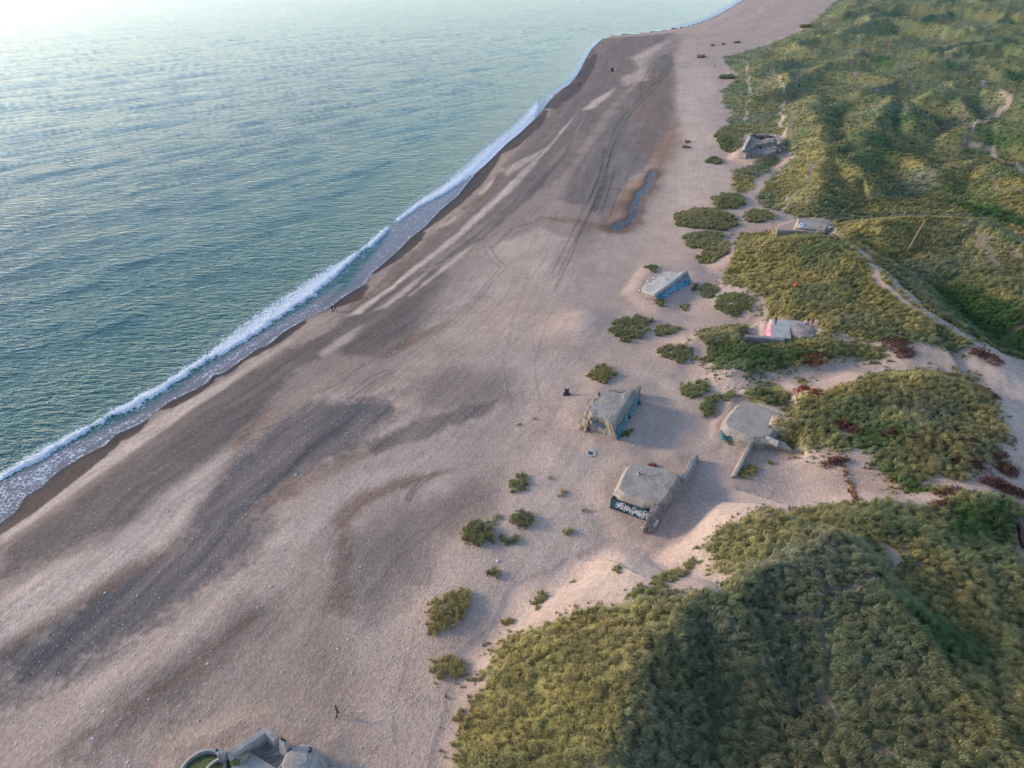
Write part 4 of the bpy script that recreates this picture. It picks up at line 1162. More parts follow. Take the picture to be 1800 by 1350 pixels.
def strokes(name, q, lines, width, mat, parent, off=.07):
    n = q_normal(q); V, F = [], []
    for ln in lines:
        w3 = [bilerp(q, u, v) + n * off for u, v in ln]
        i0 = len(V)
        for k, p in enumerate(w3):
            t = w3[min(k + 1, len(w3) - 1)] - w3[max(k - 1, 0)]
            s_ = np.cross(t, n); s_ = s_ / (np.linalg.norm(s_) + 1e-9) * width * .5
            V += [p - s_, p + s_]
        for k in range(len(w3) - 1):
            F.append((i0 + 2 * k, i0 + 2 * k + 1, i0 + 2 * k + 3, i0 + 2 * k + 2))
    o = link(name, mesh_np(name, V, F), mat)
    bpy.context.view_layer.update()
    o.parent = parent; o.matrix_parent_inverse = parent.matrix_world.inverted()
    return o

def scrawl(seed, n, u0, u1, v0, v1):
    """loops and hooks of sprayed letters"""
    r = random.Random(seed); out = []
    for k in range(n):
        cu = u0 + (u1 - u0) * (k + .5) / n; hw = (u1 - u0) / n * r.uniform(.5, 1.3)
        cv = (v0 + v1) / 2 + r.uniform(-.16, .16); hv = (v1 - v0) / 2 * r.uniform(.45, .95)
        a0 = r.uniform(0, 6.28); sweep = r.uniform(3.5, 5.8) * r.choice((1, -1))
        out.append([(cu + hw * math.cos(a0 + sweep * t / 12), cv + hv * math.sin(a0 + sweep * t / 12)) for t in range(13)])
        if r.random() < .8:
            x = cu + r.uniform(-hw, hw) * .6
            out.append([(x, cv - hv), (x + r.uniform(-.3, .3) * hw, cv), (x + r.uniform(-.6, .6) * hw, cv + hv)])
        if r.random() < .6:
            out.append([(cu - hw, cv + r.uniform(-.5, .5) * hv), (cu, cv + r.uniform(-.5, .5) * hv), (cu + hw, cv + r.uniform(-.5, .5) * hv)])
    return out

def rock(c, r, seed, flat=.75, sub=2, rough=.35):
    bm = bmesh.new(); bmesh.ops.create_icosphere(bm, subdivisions=sub, radius=1.0)
    rr = random.Random(seed); ax = [rr.uniform(.7, 1.25) for _ in range(3)]
    co = np.array([v.co[:] for v in bm.verts])
    d = 1 + rough * fbm(co[:, 0] * 1.3 + seed * 3.1, co[:, 1] * 1.3 + co[:, 2] * 1.7, seed, 2)
    for v, k in zip(bm.verts, d):
        v.co = Vector((c[0] + v.co.x * ax[0] * k * r, c[1] + v.co.y * ax[1] * k * r, c[2] + v.co.z * ax[2] * k * r * flat))
    return bm

def box_between(a, b, w, z0, z1):
    """an upright slab from a to b"""
    a, b = np.array(a[:2]), np.array(b[:2]); t = (b - a) / np.linalg.norm(b - a); n = np.array([-t[1], t[0]]) * w / 2
    lp = [a - n, b - n, b + n, a + n]
    return loft([[np.array([*p, z0]) for p in lp], [np.array([*p, z1]) for p in lp]])

def cyl(c, r, z0, z1, n=16, r1=None):
    r1 = r if r1 is None else r1
    f = lambda rad, z: [np.array([c[0] + rad * math.cos(2 * math.pi * k / n), c[1] + rad * math.sin(2 * math.pi * k / n), z]) for k in range(n)]
    return loft([f(r, z0), f(r1, z1)])

P_NAVY = mat_paint("navy_teal_paint", [(.008, .009, .014), (.012, .02, .04), (.02, .10, .13), (.008, .012, .022)], .8)
P_WHITE = mat_plain("white_spray", (.72, .72, .72), .6, .1)
P_TEAL = mat_paint("teal_paint", [(.03, .04, .05), (.025, .12, .14), (.03, .19, .20), (.13, .14, .15), (.03, .08, .10)], 1.1)
P_BLUE = mat_paint("blue_paint", [(.008, .03, .06), (.012, .17, .27), (.03, .27, .36), (.01, .07, .15)], .9)
P_PINK = mat_paint("pink_paint", [(.62, .30, .28), (.75, .10, .22), (.75, .25, .32), (.75, .62, .58)], 1.3)
P_BLACK = mat_paint("black_teal_paint", [(.01, .012, .014), (.015, .02, .025), (.02, .19, .22), (.02, .25, .30)], 1.2)
P_CYAN = mat_plain("pale_blue_spray", (.26, .42, .48), .6, .2)
P_SLATE = mat_paint("slate_blue_wash", [(.10, .11, .13), (.09, .13, .19), (.14, .17, .21)], .9)

# --- the near bunker with white lettering
g = 3.1; rf = g + 2.75
T = empty("bunker", G(1130, 900)); tag(T, "flat roofed concrete bunker with white graffiti lettering and a sloping front wing wall", "bunker")
inn = WL("1086,863 1095,842 1105,820 1118,814.5 1154,821.5 1185,830 1193,838 1158,888 1148,884.3", rf)
out_ = at_z(offset(inn, .62), rf - .8)
bot = at_z(offset(inn, .72), g - 1.2)
for k, (x, y) in ((7, (1184, 884)), (6, (1208, 850)), (5, (1203, 843))):
    b = W(x, y, g); out_[k] = inn[k] + (b - inn[k]) * .36; out_[k][2] = rf - .8
    bot[k] = inn[k] + (b - inn[k]) * 1.4; bot[k][2] = g - 1.1
mid_ = [o_ * .3 + i_ * .7 for o_, i_ in zip(out_, inn)]
rb, ro_, rm, ri = round_off([bot, out_, mid_, inn])
part("wall", to_mesh(worn(loft([rb, ro_], True, False), 1.0, .05, .0, 1), "wall"), M_CONC, T)
rfo = part("roof", to_mesh(worn(loft([ro_, rm, ri], False, True), 1.2, .05, .0, 2), "roof"), M_CONC, T)
q = [at_z([bot[0]], g)[0], at_z([bot[8]], g)[0], out_[8], out_[0]]
gr = patch("graffiti", q, [(.0, .02), (.99, .02), (.99, .93), (.55, .98), (.25, .96), (.0, .99)], P_NAVY, T, .10)
strokes("lettering", q, scrawl(3, 15, .14, .97, .15, .82), .065, P_WHITE, gr, .13)
q2 = [at_z([bot[1]], g)[0], at_z([bot[0]], g)[0], out_[0], out_[1]]
patch("graffiti", q2, [(.55, .0), (1, .0), (1, .98), (.6, .9)], P_TEAL, T, .10)
s1 = [W(1146, 886, rf - .06), W(1160, 888, rf - .05), W(1187, 880, g - .6), np.array([*W(1146, 886, rf)[:2], g - .6])]
s15 = [W(1138, 909, rf - .75), W(1149, 907, rf - .7), W(1170, 911, g - .5), np.array([*W(1138, 909, rf - .75)[:2], g - .6])]
s2 = [W(1130, 931, g + .95), W(1138, 926.5, g + 1.1), W(1156, 942, g - .3), W(1129, 938, g - .3)]
ww = part("wing_wall", to_mesh(worn(loft([s1, s15, s2]), .9, .06, .07, 3), "wing_wall"), M_CONC_GREY, T)
strokes("graffiti", [W(1143, 932, g + .5), W(1166, 912, g + .4), W(1160, 898, g + 1.7), W(1140, 925, g + 1.0)], scrawl(8, 4, .1, .6, .1, .6), .07, P_WHITE, ww, .12)
r1 = [W(1193, 838, rf - .2), W(1203, 842, rf - .5), W(1210, 851, g - .5), np.array([*W(1193, 838, rf)[:2], g - .5])]
r2 = [W(1206, 824, g + 1.5), W(1214, 825, g + 1.4), W(1220, 836, g - .4), np.array([*W(1206, 824, g + 1.5)[:2], g - .5])]
r3 = [W(1219, 800, g + 1.2), W(1227, 799, g + 1.1), W(1231, 812, g - .4), np.array([*W(1219, 800, g + 1.2)[:2], g - .5])]
part("wing_wall", to_mesh(worn(loft([r1, r2, r3]), .8, .12, .08, 4), "wing_wall"), M_CONC, T)
vc = W(1123, 832, rf + .1)
part("vent_cap", to_mesh(cyl(vc, .26, rf - .1, rf + .28, 14, .22), "vent_cap"), M_CONC_PALE, rfo)
part("vent_hole", to_mesh(cyl(vc, .13, rf + .2, rf + .30, 12), "vent_hole"), M_DARK, rfo)

# --- the broken ruin with the teal wall
g = 3.0; rf = g + 3.1
T = empty("bunker_ruin", G(1080, 740)); tag(T, "broken open bunker ruin with a teal painted battered wall and rubble edge", "bunker ruin")
inn = WL("1075,746 1064,735 1052,732 1041,730 1036,721.5 1042,711 1046,704 1055,698.5 1056,690 1068,687 1082,689 1093,691.5 1104,687 1113,684", rf)
bot = at_z(offset(inn, .15), g - 1.0)
for k, (x, y) in ((0, (1085, 775)), (13, (1125, 703))):
    bot[k] = inn[k] + (W(x, y, g) - inn[k]) * 1.3; bot[k][2] = g - .93
mid_ = [b * .12 + i_ * .88 for b, i_ in zip(bot, inn)]
part("wall", to_mesh(worn(loft([bot, mid_], True, False), .8, .10, .0, 11), "wall"), M_CONC_GREY, T)
part("roof", to_mesh(worn(loft([mid_, inn], False, True), .6, .22, .0, 12), "roof"), M_CONC, T)
q = [W(1085, 774, g), W(1125, 702, g), inn[13], inn[0]]
gr = patch("graffiti", q, [(.02, .0), (.98, .0), (.97, .36), (.8, .42), (.6, .34), (.45, .5), (.3, .38), (.15, .55), (.03, .5)], P_TEAL, T, .12)
strokes("lettering", q, scrawl(5, 8, .05, .95, .05, .34), .06, P_CYAN, gr, .15)
patch("doorway", q, [(.48, .0), (.55, .0), (.55, .22), (.48, .22)], M_DARK, T, .16)
q = [W(1045, 755, g), W(1066, 763, g), np.array(inn[1]) + [0, -.2, -.3], np.array(inn[3]) + [0, -.2, -.3]]
patch("graffiti", q, [(.05, .02), (.95, .02), (.95, .75), (.5, .8), (.05, .85)], P_SLATE, T, .22)
part("rear_post", to_mesh(worn(box_between(W(1118, 687, g + 1.7), W(1124, 677, g + 1.7), .7, g - .5, g + 1.7), .6, .12, .05, 13), "rear_post"), M_CONC_GREY, T)
part("buttress", to_mesh(worn(loft([[W(1064, 737, rf - .1), W(1070, 744, rf - .1), W(1080, 776, g - .4), W(1073, 772, g - .4)], [W(1067, 733, rf - .15), W(1074, 740, rf - .15), W(1084, 768, g - .4), W(1078, 764, g - .4)]]), .7, .08, .04, 14), "buttress"), M_RUBBLE, T)
for k, (x, y, zz, r) in enumerate([(1023, 750, .3, .55), (1031, 744, .8, .95), (1028, 735, 1.0, .75), (1034, 728, 1.5, .7), (1037, 719, 1.9, .6), (1043, 709, 2.3, .6), (1050, 699, 2.5, .7), (1039, 734, 2.3, .55), (1030, 756, .2, .45), (1052, 693, 2.6, .5)]):
    part("rubble_block", to_mesh(rock(W(x, y, g + zz), r, 20 + k, .8), "rubble_block"), M_RUBBLE, T)
part("concrete_lump", to_mesh(rock(W(1050, 698, g + 2.9), .5, 40, .5), "concrete_lump"), M_CONC, T)
part("sand_edge_beam", to_mesh(worn(box_between(W(1070, 683, g + 1.0), W(1110, 690, g + 1.0), .6, g - .5, g + 1.0), .6, .25, .05, 15), "sand_edge_beam"), M_CONC, T)

# --- the half buried bunker
g = 3.25; rf = g + 1.95
T = empty("bunker", G(1300, 785)); tag(T, "flat roofed bunker half buried in the grassy dune with a black and teal painted corner", "bunker")
inn = WL("1281,751.5 1275.5,741 1290,722 1304,707 1316,705.5 1343,715 1374,726 1366,748 1350,768 1318,766", rf)
out_ = at_z(offset(inn, .75), rf - .85); bot = at_z(offset(inn, .8), g - 1.2)
mid_ = [o_ * .3 + i_ * .7 for o_, i_ in zip(out_, inn)]
rb, ro_, rm, ri = round_off([bot, out_, mid_, inn])
part("wall", to_mesh(worn(loft([rb, ro_], True, False), 1.0, .05, .0, 21), "wall"), M_CONC, T)
part("roof", to_mesh(worn(loft([ro_, rm, ri], False, True), 1.1, .05, .0, 22), "roof"), M_CONC, T)
q = [at_z([bot[0]], g - .05)[0], at_z([bot[9]], g - .05)[0], out_[9], out_[0]]
patch("graffiti", q, [(-.02, .0), (.38, .0), (.34, .95), (-.02, .9)], P_BLACK, T, .10)
q2 = [at_z([bot[1]], g - .05)[0], at_z([bot[0]], g - .05)[0], out_[0], out_[1]]
patch("graffiti", q2, [(.35, .05), (1, .05), (1, .85), (.7, .9), (.5, 1.0)], P_TEAL, T, .10)
s1 = [W(1319, 776, g + 1.5), W(1326, 775, g + 1.5), W(1330, 786, g - .5), W(1312, 786, g - .5)]
s2 = [W(1288, 836, g + .45), W(1293, 837, g + .45), W(1297, 845, g - .6), W(1276, 844, g - .5)]
part("wing_wall", to_mesh(worn(loft([s1, s2]), .8, .05, .05, 23), "wing_wall"), M_CONC, T)
s1 = [W(1318, 764, rf - .03), W(1320, 773, rf - .6), W(1324, 784, g - .5), np.array([*W(1318, 764, rf)[:2], g - .5])]
s2 = [W(1380, 777, g + 1.75), W(1391, 790, g + 1.25), W(1392, 801, g - .5), np.array([*W(1380, 777, g + 1.75)[:2], g - .5])]
part("wing_wall", to_mesh(worn(loft([s1, s2]), .8, .06, .06, 24), "wing_wall"), M_CONC, T)
part("edge_beam", to_mesh(worn(box_between(W(1346, 767, rf + .1), W(1369, 777, rf + .1), .35, g + 1.2, rf + .25), .6, .05, .04, 25), "edge_beam"), M_CONC_PALE, T)
part("rear_wall", to_mesh(worn(box_between(W(1345, 713, rf + .15), W(1400, 734, rf + .3), .45, g, rf + .28), .8, .08, .05, 26), "rear_wall"), M_CONC, T)

# --- the slab with blue graffiti
g = 3.1; rf = g + 2.35
T = empty("bunker_ruin", G(1160, 528)); tag(T, "low broken concrete block with a long bright blue graffiti side on open sand", "bunker ruin")
inn = [W(x, y, g + h) for (x, y), h in zip(P("1150,517.5 1139,514 1129,510 1128,505 1135,498.5 1142,496 1149,492 1157,484.5 1165,478 1178,478 1190,479.5 1208,475"), (1.9, 1.3, .9, .9, 1.1, 1.3, 1.4, 1.5, 1.6, 1.8, 2.0, 2.3))]
bot = at_z(offset(inn, .2), g - 1.0)
for k, (x, y) in ((0, (1157, 530)), (11, (1217, 498))):
    bot[k] = inn[k] + (W(x, y, g) - inn[k]) * 1.35; bot[k][2] = g - .82
mid_ = [b * .15 + i_ * .85 for b, i_ in zip(bot, inn)]
part("wall", to_mesh(worn(loft([bot, mid_], True, False), .9, .10, .0, 31), "wall"), M_CONC_GREY, T)
part("roof", to_mesh(worn(loft([mid_, inn], False, True), .7, .14, .0, 32), "roof"), M_CONC_PALE, T)
q = [W(1157, 529, g), W(1217, 497, g), inn[11], inn[0]]
gr = patch("graffiti", q, [(.0, .0), (.97, .0), (.93, .52), (.6, .60), (.3, .64), (.02, .62)], P_BLUE, T, .12)
strokes("lettering", q, scrawl(11, 7, .2, .9, .12, .55), .14, P_CYAN, gr, .16)
for k, (x, y, zz, r) in enumerate([(1126, 511, .2, .5), (1131, 514, .2, .6), (1140, 517, .1, .5), (1140, 495, .9, .5), (1151, 489, 1.0, .5)]):
    part("rubble_block", to_mesh(rock(W(x, y, g + zz), r, 50 + k, .7), "rubble_block"), M_CONC_PALE, T)

# --- the roof with pink graffiti
g = 4.6; rf = 6.7
T = empty("bunker", G(1350, 600)); tag(T, "pale flat bunker roof with pink graffiti on its seaward edge and a low grey wall", "bunker")
inn = WL("1357,594 1357,578 1357,562 1380,562.5 1405,564 1419,567 1410,573 1396,572 1388,577 1391,594.5", rf)
out_ = at_z(offset(inn, .15), rf - 1.2); bot = at_z(offset(inn, .2), g - 1)
for k, (x, y) in ((0, (1344, 593)), (1, (1343.5, 580)), (2, (1350, 565))):
    b = W(x, y, g + .3); out_[k] = inn[k] + (b - inn[k]) * .62; out_[k][2] = rf - .75; bot[k] = b; bot[k][2] = g - 1
part("wall", to_mesh(worn(loft([bot, out_], True, False), 1.2, .05, .0, 41), "wall"), M_CONC_PALE, T)
part("roof", to_mesh(worn(loft([out_, inn], False, True), 1.3, .05, .0, 42), "roof"), M_CONC_PALE, T)
q = [out_[0] * .9 + bot[0] * .1, out_[2] * .9 + bot[2] * .1, inn[2], inn[0]]
gr = patch("graffiti", q, [(.02, -.55), (.8, -.5), (.75, .9), (.3, .95), (.02, .85)], P_PINK, T, .12)
wl0, wl1 = W(1311, 589, g + 2.2), W(1379, 597, g + 2.0)
part("wing_wall", to_mesh(worn(box_between(wl0, wl1, .8, g - 1.5, g + 2.15), .9, .06, .06, 43), "wing_wall"), M_CONC_GREY, T)
part("sand_cover", to_mesh(rock(W(1408, 584, rf - .7), 3.0, 44, .30, 3, .25), "sand_cover"), mat_plain("drifted_sand", (.30, .235, .19), .95, .15, 2), T)

# --- the far flat bunker with the long front wall
g = 5.4; rf = 7.5
T = empty("bunker", G(1410, 410)); tag(T, "far flat roofed bunker with long low front wall and white marks on its roof", "bunker")
inn = WL("1404,401 1403,392 1404,384 1425,384.5 1448,386.5 1456,391 1452,400 1449,405", rf)
out_ = at_z(offset(inn, .15), rf - 1.0); bot = at_z(offset(inn, .2), g - 1)
for k, (x, y) in ((0, (1396, 402)), (1, (1395.5, 395)), (2, (1399, 386))):
    b = W(x, y, g + .4); out_[k] = inn[k] + (b - inn[k]) * .6; out_[k][2] = rf - .7; bot[k] = b; bot[k][2] = g - 1
part("wall", to_mesh(worn(loft([bot, out_], True, False), 1.4, .05, .0, 51), "wall"), M_CONC, T)
ro = part("roof", to_mesh(worn(loft([out_, inn], False, True), 1.5, .06, .0, 52), "roof"), M_CONC, T)
part("front_wall", to_mesh(worn(box_between(W(1366, 403, rf - .1), W(1450, 407, rf - .1), 1.0, g - 1.5, rf - .12), 1.0, .10, .08, 53), "front_wall"), M_CONC_GREY, T)
part("side_wall", to_mesh(worn(box_between(W(1452, 408, g + 1.2), W(1467, 411, g + 1.0), .8, g - 1, g + 1.2), 1.0, .10, .08, 54), "side_wall"), M_CONC_GREY, T)
q = [W(1404, 401, rf), W(1418, 401, rf), W(1418, 391, rf), W(1404, 391, rf)]
gr = patch("graffiti", q, [(.02, .05), (.3, .1), (.6, .3), (.55, .75), (.2, .85), (.05, .6)], P_WHITE, T, .08)
patch("graffiti", q, [(.2, .35), (.42, .45), (.36, .7), (.24, .6)], M_DARK, T, .11)
patch("graffiti", q, [(.68, .5), (.85, .6), (.75, .95), (.62, .8)], P_CYAN, T, .08)

# --- the cracked far ruin
g = 4.6
T = empty("bunker_ruin", G(1340, 270)); tag(T, "cracked far concrete ruin with split slabs sunk among the grass", "bunker ruin")
rf = g + 2.3
top = WL("1309,262 1313,250 1317,241 1334,236 1346,239 1352,241 1358,237 1363,235 1365,245 1358,250 1335,253 1325,256", rf)
bot = at_z(offset(top, .4), g - 1)
part("wall", to_mesh(worn(loft([bot, top], True, True), 1.3, .8, .0, 61), "wall"), M_CONC, T)
front = WL("1302,268 1309,261 1320,258 1337,257 1356,254 1364,252 1364,266 1350,270 1330,269 1312,270", g + 1.4)
part("front_slab", to_mesh(worn(loft([at_z(offset(front, .3), g - 1), front]), 1.6, .5, .0, 62), "front_slab"), M_CONC_GREY, T)
part("tilted_block", to_mesh(worn(loft([WL("1362,274 1372,277 1378,268 1368,262", g - .8), WL("1367,246 1373,243 1377,247 1372,252", g + 4.0)]), 1.4, .3, .05, 63), "tilted_block"), M_CONC_GREY, T)
part("side_slab", to_mesh(worn(loft([WL("1301,268 1306,270 1320,243 1315,240", g - .5), WL("1306,262 1309,263 1320,241 1317,239", g + 3.4)]), 1.4, .25, .05, 64), "side_slab"), M_CONC_PALE, T)
for k, (a, b) in enumerate((((1326, 240.5), (1333, 238)), ((1330, 243), (1343, 240.5)), ((1347, 240.5), (1351, 239)))):
    part("dark_gap", to_mesh(worn(box_between(W(*a, rf + .05), W(*b, rf + .05), 3.2, rf - .2, rf + .28), 1.2, .2, .0, 65 + k), "dark_gap"), M_DARK, T)
for x, y in ((1337, 263), (1321, 264)):
    part("crack", to_mesh(worn(loft([WL(f"{x-1},{y+4} {x+1.3},{y+4} {x+1.3},{y+2} {x-1},{y+2}", g + .3), WL(f"{x-1.2},{y-4} {x+1},{y-4} {x+1},{y-6} {x-1.2},{y-6}", g + 1.7)]), .9, .2, .0, 68), "crack"), M_DARK, T)
for k, (x, y) in enumerate([(1311, 268), (1322, 268), (1333, 268), (1356, 270), (1352, 262)]):
    part("rubble_block", to_mesh(rock(W(x, y, g + .5), 1.2, 70 + k, .8), "rubble_block"), M_CONC_GREY, T)

M_CONC_TAN = mat_concrete("tan_concrete", (.34, .30, .265), (.17, .15, .135), .5, (.37, .31, .25))
# --- the gun position at the lower edge
g = 2.5; fl = g + .9; zt = g + 2.3
T = empty("bunker", G(450, 1335)); tag(T, "large gun emplacement with round pits and cupola at the picture's lower edge", "bunker")
part("floor_slab", to_mesh(worn(loft([WL("388,1336 466,1288 486,1298 540,1330 560,1350 575,1440 340,1450 330,1360", g - 1), WL("390,1335 466,1290 486,1300 538,1332 556,1352 572,1440 344,1450 334,1360", fl)]), 1.0, .05, .05, 81), "floor_slab"), M_CONC_TAN, T)
lp = lambda s: WL(s, zt)
for sA in ("395,1320 464,1279 468,1287 404,1331", "464,1279.5 474,1280 490,1296 482,1302 466,1288"):
    tp = lp(sA); part("parapet_wall", to_mesh(worn(loft([at_z(offset(tp, .25), g - 1), tp]), .7, .06, .06, 82), "parapet_wall"), M_CONC_TAN, T)
tp = WL("490,1301 496,1295.5 506,1301.5 500,1307", zt + 1.0)
vb = part("vent_block", to_mesh(worn(loft([at_z(offset(tp, .35), g), tp]), .6, .03, .05, 83), "vent_block"), M_CONC_TAN, T)
for x, y in ((495.5, 1299.5), (500.2, 1302.3)):
    part("vent_hole", to_mesh(cyl(W(x, y, zt + 1.0), .13, zt + .9, zt + 1.06, 12), "vent_hole"), M_DARK, vb)
cc = W(529, 1338, zt)
ring = lambda c, r, z, n=28: [np.array([c[0] + r * math.cos(2 * math.pi * k / n), c[1] + r * math.sin(2 * math.pi * k / n), z]) for k in range(n)]
cu = part("cupola", to_mesh(worn(loft([ring(cc, 2.35, g - .5), ring(cc, 1.75, zt - .2), ring(cc, 1.55, zt + .12), ring(cc, .75, zt + .3)]), 1.0, .05, .0, 84), "cupola"), M_CONC_TAN, T)
part("hatch", to_mesh(loft([ring(cc, .62, zt + .2), ring(cc, .60, zt + .36)]), "hatch"), M_CONC_TAN, cu)
for (x, y, r) in ((352, 1350, 1.9), (388, 1356, 1.6)):
    c = W(x, y, zt - .4)
    bm = loft([ring(c, r + .5, g - 1), ring(c, r + .28, zt - .95), ring(c, r, zt - .85), ring(c, r - .1, g + .6)], True, False)
    pr = part("pit_ring", to_mesh(worn(bm, 1.0, .05, .0, 85), "pit_ring"), M_CONC_TAN, T)
    part("algae_floor", to_mesh(worn(loft([ring(c, r - .05, g + .4), ring(c, r - .1, g + 1.0), ring(c, r * .5, g + 1.25)]), .7, .12, .0, 86), "algae_floor"), M_MOSS, pr)
tp = WL("378,1317 389,1315 394,1322 382,1327", zt + .3)
sb = part("stub_block", to_mesh(worn(loft([at_z(offset(tp, .1), g), tp]), .6, .04, .05, 87), "stub_block"), M_CONC_TAN, T)
part("vent_hole", to_mesh(cyl(W(381, 1319, zt + .3), .12, zt + .2, zt + .36, 12), "vent_hole"), M_DARK, sb)
tp = WL("434,1318 490,1352 480,1420 402,1420 400,1356", fl + .55)
part("raised_slab", to_mesh(worn(loft([at_z(tp, fl - .3), tp]), .9, .04, .05, 88), "raised_slab"), M_CONC_TAN, T)
tp = WL("488,1350 498,1336 512,1344 512,1400 480,1400", zt - .3)
hb = part("hatch_frame", to_mesh(worn(loft([at_z(tp, fl - .2), tp]), .8, .03, .05, 89), "hatch_frame"), M_CONC_TAN, T)
part("dark_opening", to_mesh(loft([WL("491,1352 498,1341 509,1347 509,1396 486,1396", zt - .35), WL("491,1352 498,1341 509,1347 509,1396 486,1396", zt - .27)]), "dark_opening"), M_WOOD_D, hb)
for k, (x, y, r) in enumerate([(411, 1334, .55), (420, 1332, .6), (430, 1329, .6), (415, 1338, .5), (425, 1336, .5)]):
    part("stone_heap", to_mesh(rock(W(x, y, fl + .55), r, 90 + k, .6), "stone_heap"), M_MOSS if k in (0, 3) else M_RUBBLE, T)
bm = bmesh.new()
rr = random.Random(4)
for i in range(11):
    for j in range(8):
        if rr.random() < .35: continue
        x = 446 + i * 4.6 + j * 1.2; y = 1306 + j * 4.4 + i * .9
        if x > 492 - 0 * j or y > 1340: continue
        c = W(x, y, fl + .02); a = .85
        v = [bm.verts.new((c[0] + dx * math.cos(a) - dy * math.sin(a), c[1] + dx * math.sin(a) + dy * math.cos(a), fl + dz_)) for dz_ in (.0, .09) for dx, dy in ((-.16, -.05), (.16, -.05), (.16, .05), (-.16, .05))]
        bm.faces.new(v[4:]); 
        for k in range(4): bm.faces.new((v[k], v[(k + 1) % 4], v[4 + (k + 1) % 4], v[4 + k]))
o = part("brick_paving", to_mesh(bm, "brick_paving"), M_CONC_TAN, T); o["kind"] = "stuff"

# ------------------------------------------------------------------ people
def skin_mesh(name, joints, edges, radii, sub=2):
    me = bpy.data.meshes.new(name + "_frame"); me.from_pydata(joints, edges, []); me.update()
    o = bpy.data.objects.new(name, me); C.objects.link(o)
    md = o.modifiers.new("skin", 'SKIN'); md.use_smooth_shade = True
    for v, r in zip(me.skin_vertices[0].data, radii): v.radius = (r, r) if not hasattr(r, '__len__') else r
    me.skin_vertices[0].data[0].use_root = True
    s_ = o.modifiers.new("sub", 'SUBSURF'); s_.levels = sub; s_.render_levels = sub
    bpy.context.view_layer.update()
    dg = bpy.context.evaluated_depsgraph_get()
    out = bpy.data.meshes.new_from_object(o.evaluated_get(dg))
    bpy.data.objects.remove(o)
    out.name = name
    return out

SKIN = mat_plain("skin", (.42, .25, .18), .6, .1)
HAIR = mat_plain("dark_hair", (.03, .02, .015), .7, .3)
CLOTH = {}
def cloth(name, col):
    if name not in CLOTH: CLOTH[name] = mat_plain(name, col, .85, .25)
    return CLOTH[name]

def person(px, py, label, face=0.0, coat=("dark_coat", (.02, .021, .025)), legs=("dark_trousers", (.016, .017, .022)), pose="stand", z=None, hood=False, hgt=1.75):
    st = {'stand': (.09, .09, 0, 0), 'walk': (.28, -.26, .22, -.22), 'sit': (0, 0, 0, 0)}[pose]
    J, E, R = [], [], []
    def add(p, r, to=None):
        J.append(p); R.append(r)
        if to is not None: E.append((to, len(J) - 1))
        return len(J) - 1
    sit = pose == 'sit'
    hip = .46 if sit else .95
    pel = add((0, 0, hip), (.15, .11)); wa = add((0, .01, hip + .2), (.14, .10), pel); ch = add((0, .02, hip + .40), (.17, .115), wa)
    nk = add((0, .01, hip + .56), .06, ch); hd = add((0, -.01, hip + .66), .09, nk); tp_ = add((0, -.01, hip + .80), .085, hd)
    nose = add((0, -.10, hip + .72), .022, hd)
    for s_, fy, ay in ((1, st[0], st[2]), (-1, st[1], st[3])):
        h_ = add((s_ * .10, 0, hip - .06), .095, pel)
        if sit:
            kn = add((s_ * .13, -.42, hip + .02), .07, h_); an = add((s_ * .13, -.46, .08), .05, kn); add((s_ * .13, -.62, .05), .04, an)
        else:
            kn = add((s_ * .11, -fy * .6 - .02, .50), .068, h_); an = add((s_ * .11, -fy * .9 + (.08 if fy < 0 else 0), .09), .048, kn); add((s_ * .12, -fy * .9 - .15, .045), .04, an)
        sh = add((s_ * .19, .02, hip + .47), .065, ch); el = add((s_ * .27, .04 - ay * .3, hip + .22), .05, sh)
        wr = add((s_ * .25, -.06 - ay * .6, hip + .0), .036, el); pm = add((s_ * .25, -.09 - ay * .65, hip - .08), .034, wr)
        for k in range(4): add((s_ * .25 + (k - 1.5) * .016, -.115 - ay * .65 - .01 * (k % 2), hip - .155 + .012 * abs(k - 1.5)), .010, pm)
        add((s_ * .235 - s_ * .03, -.13 - ay * .65, hip - .085), .011, wr)
    me = skin_mesh("body", J, E, R, 1)
    me.materials.append(cloth(*coat)); me.materials.append(cloth(*legs)); me.materials.append(SKIN)
    for p in me.polygons:
        c = p.center
        if c.z > hip + .58: p.material_index = 2
        elif c.z < hip - .02 and abs(c.x) < .19: p.material_index = 1
        elif c.z < hip - .05 and abs(c.x) >= .19 and not sit: p.material_index = 2
        p.use_smooth = True
    loc = G(px, py) if z is None else W(px, py, z)
    T = empty("person", loc); tag(T, label, "person", "people out on the beach and bunkers")
    b = link("body", me); b.parent = T
    bm = bmesh.new(); bmesh.ops.create_uvsphere(bm, u_segments=14, v_segments=10, radius=1)
    for v in bm.verts:
        f = 1.0 if v.co.y > -.25 or v.co.z > .45 else .84
        v.co = Vector((v.co.x * .105 * f, v.co.y * .125 * f + .012, v.co.z * .125 * f + hip + .755))
    hm = to_mesh(bm, "hair", True)
    link("hood" if hood else "hair", hm, cloth(*coat) if hood else HAIR, T)
    T.rotation_euler = (0, 0, face); s_ = hgt / 1.78; T.scale = (s_, s_, s_)
    return T
person(594, 1258, "person in a dark grey hooded jacket walking alone on the lower sand", 2.5, ("grey_jacket", (.06, .065, .075)), pose="walk", hood=True)
person(548, 1327, "person in black sitting on the gun emplacement's round cupola", 1.2, pose="sit", z=4.35)
person(584.5, 548, "left one of two dark clothed people standing at the water's edge", 1.0, hgt=1.65)
person(590, 547, "right one of two dark clothed people standing at the water's edge", -1.2, pose="walk", hgt=1.85)
person(1362.5, 570, "person in black standing on the pale roof with pink graffiti", .6, z=6.7)
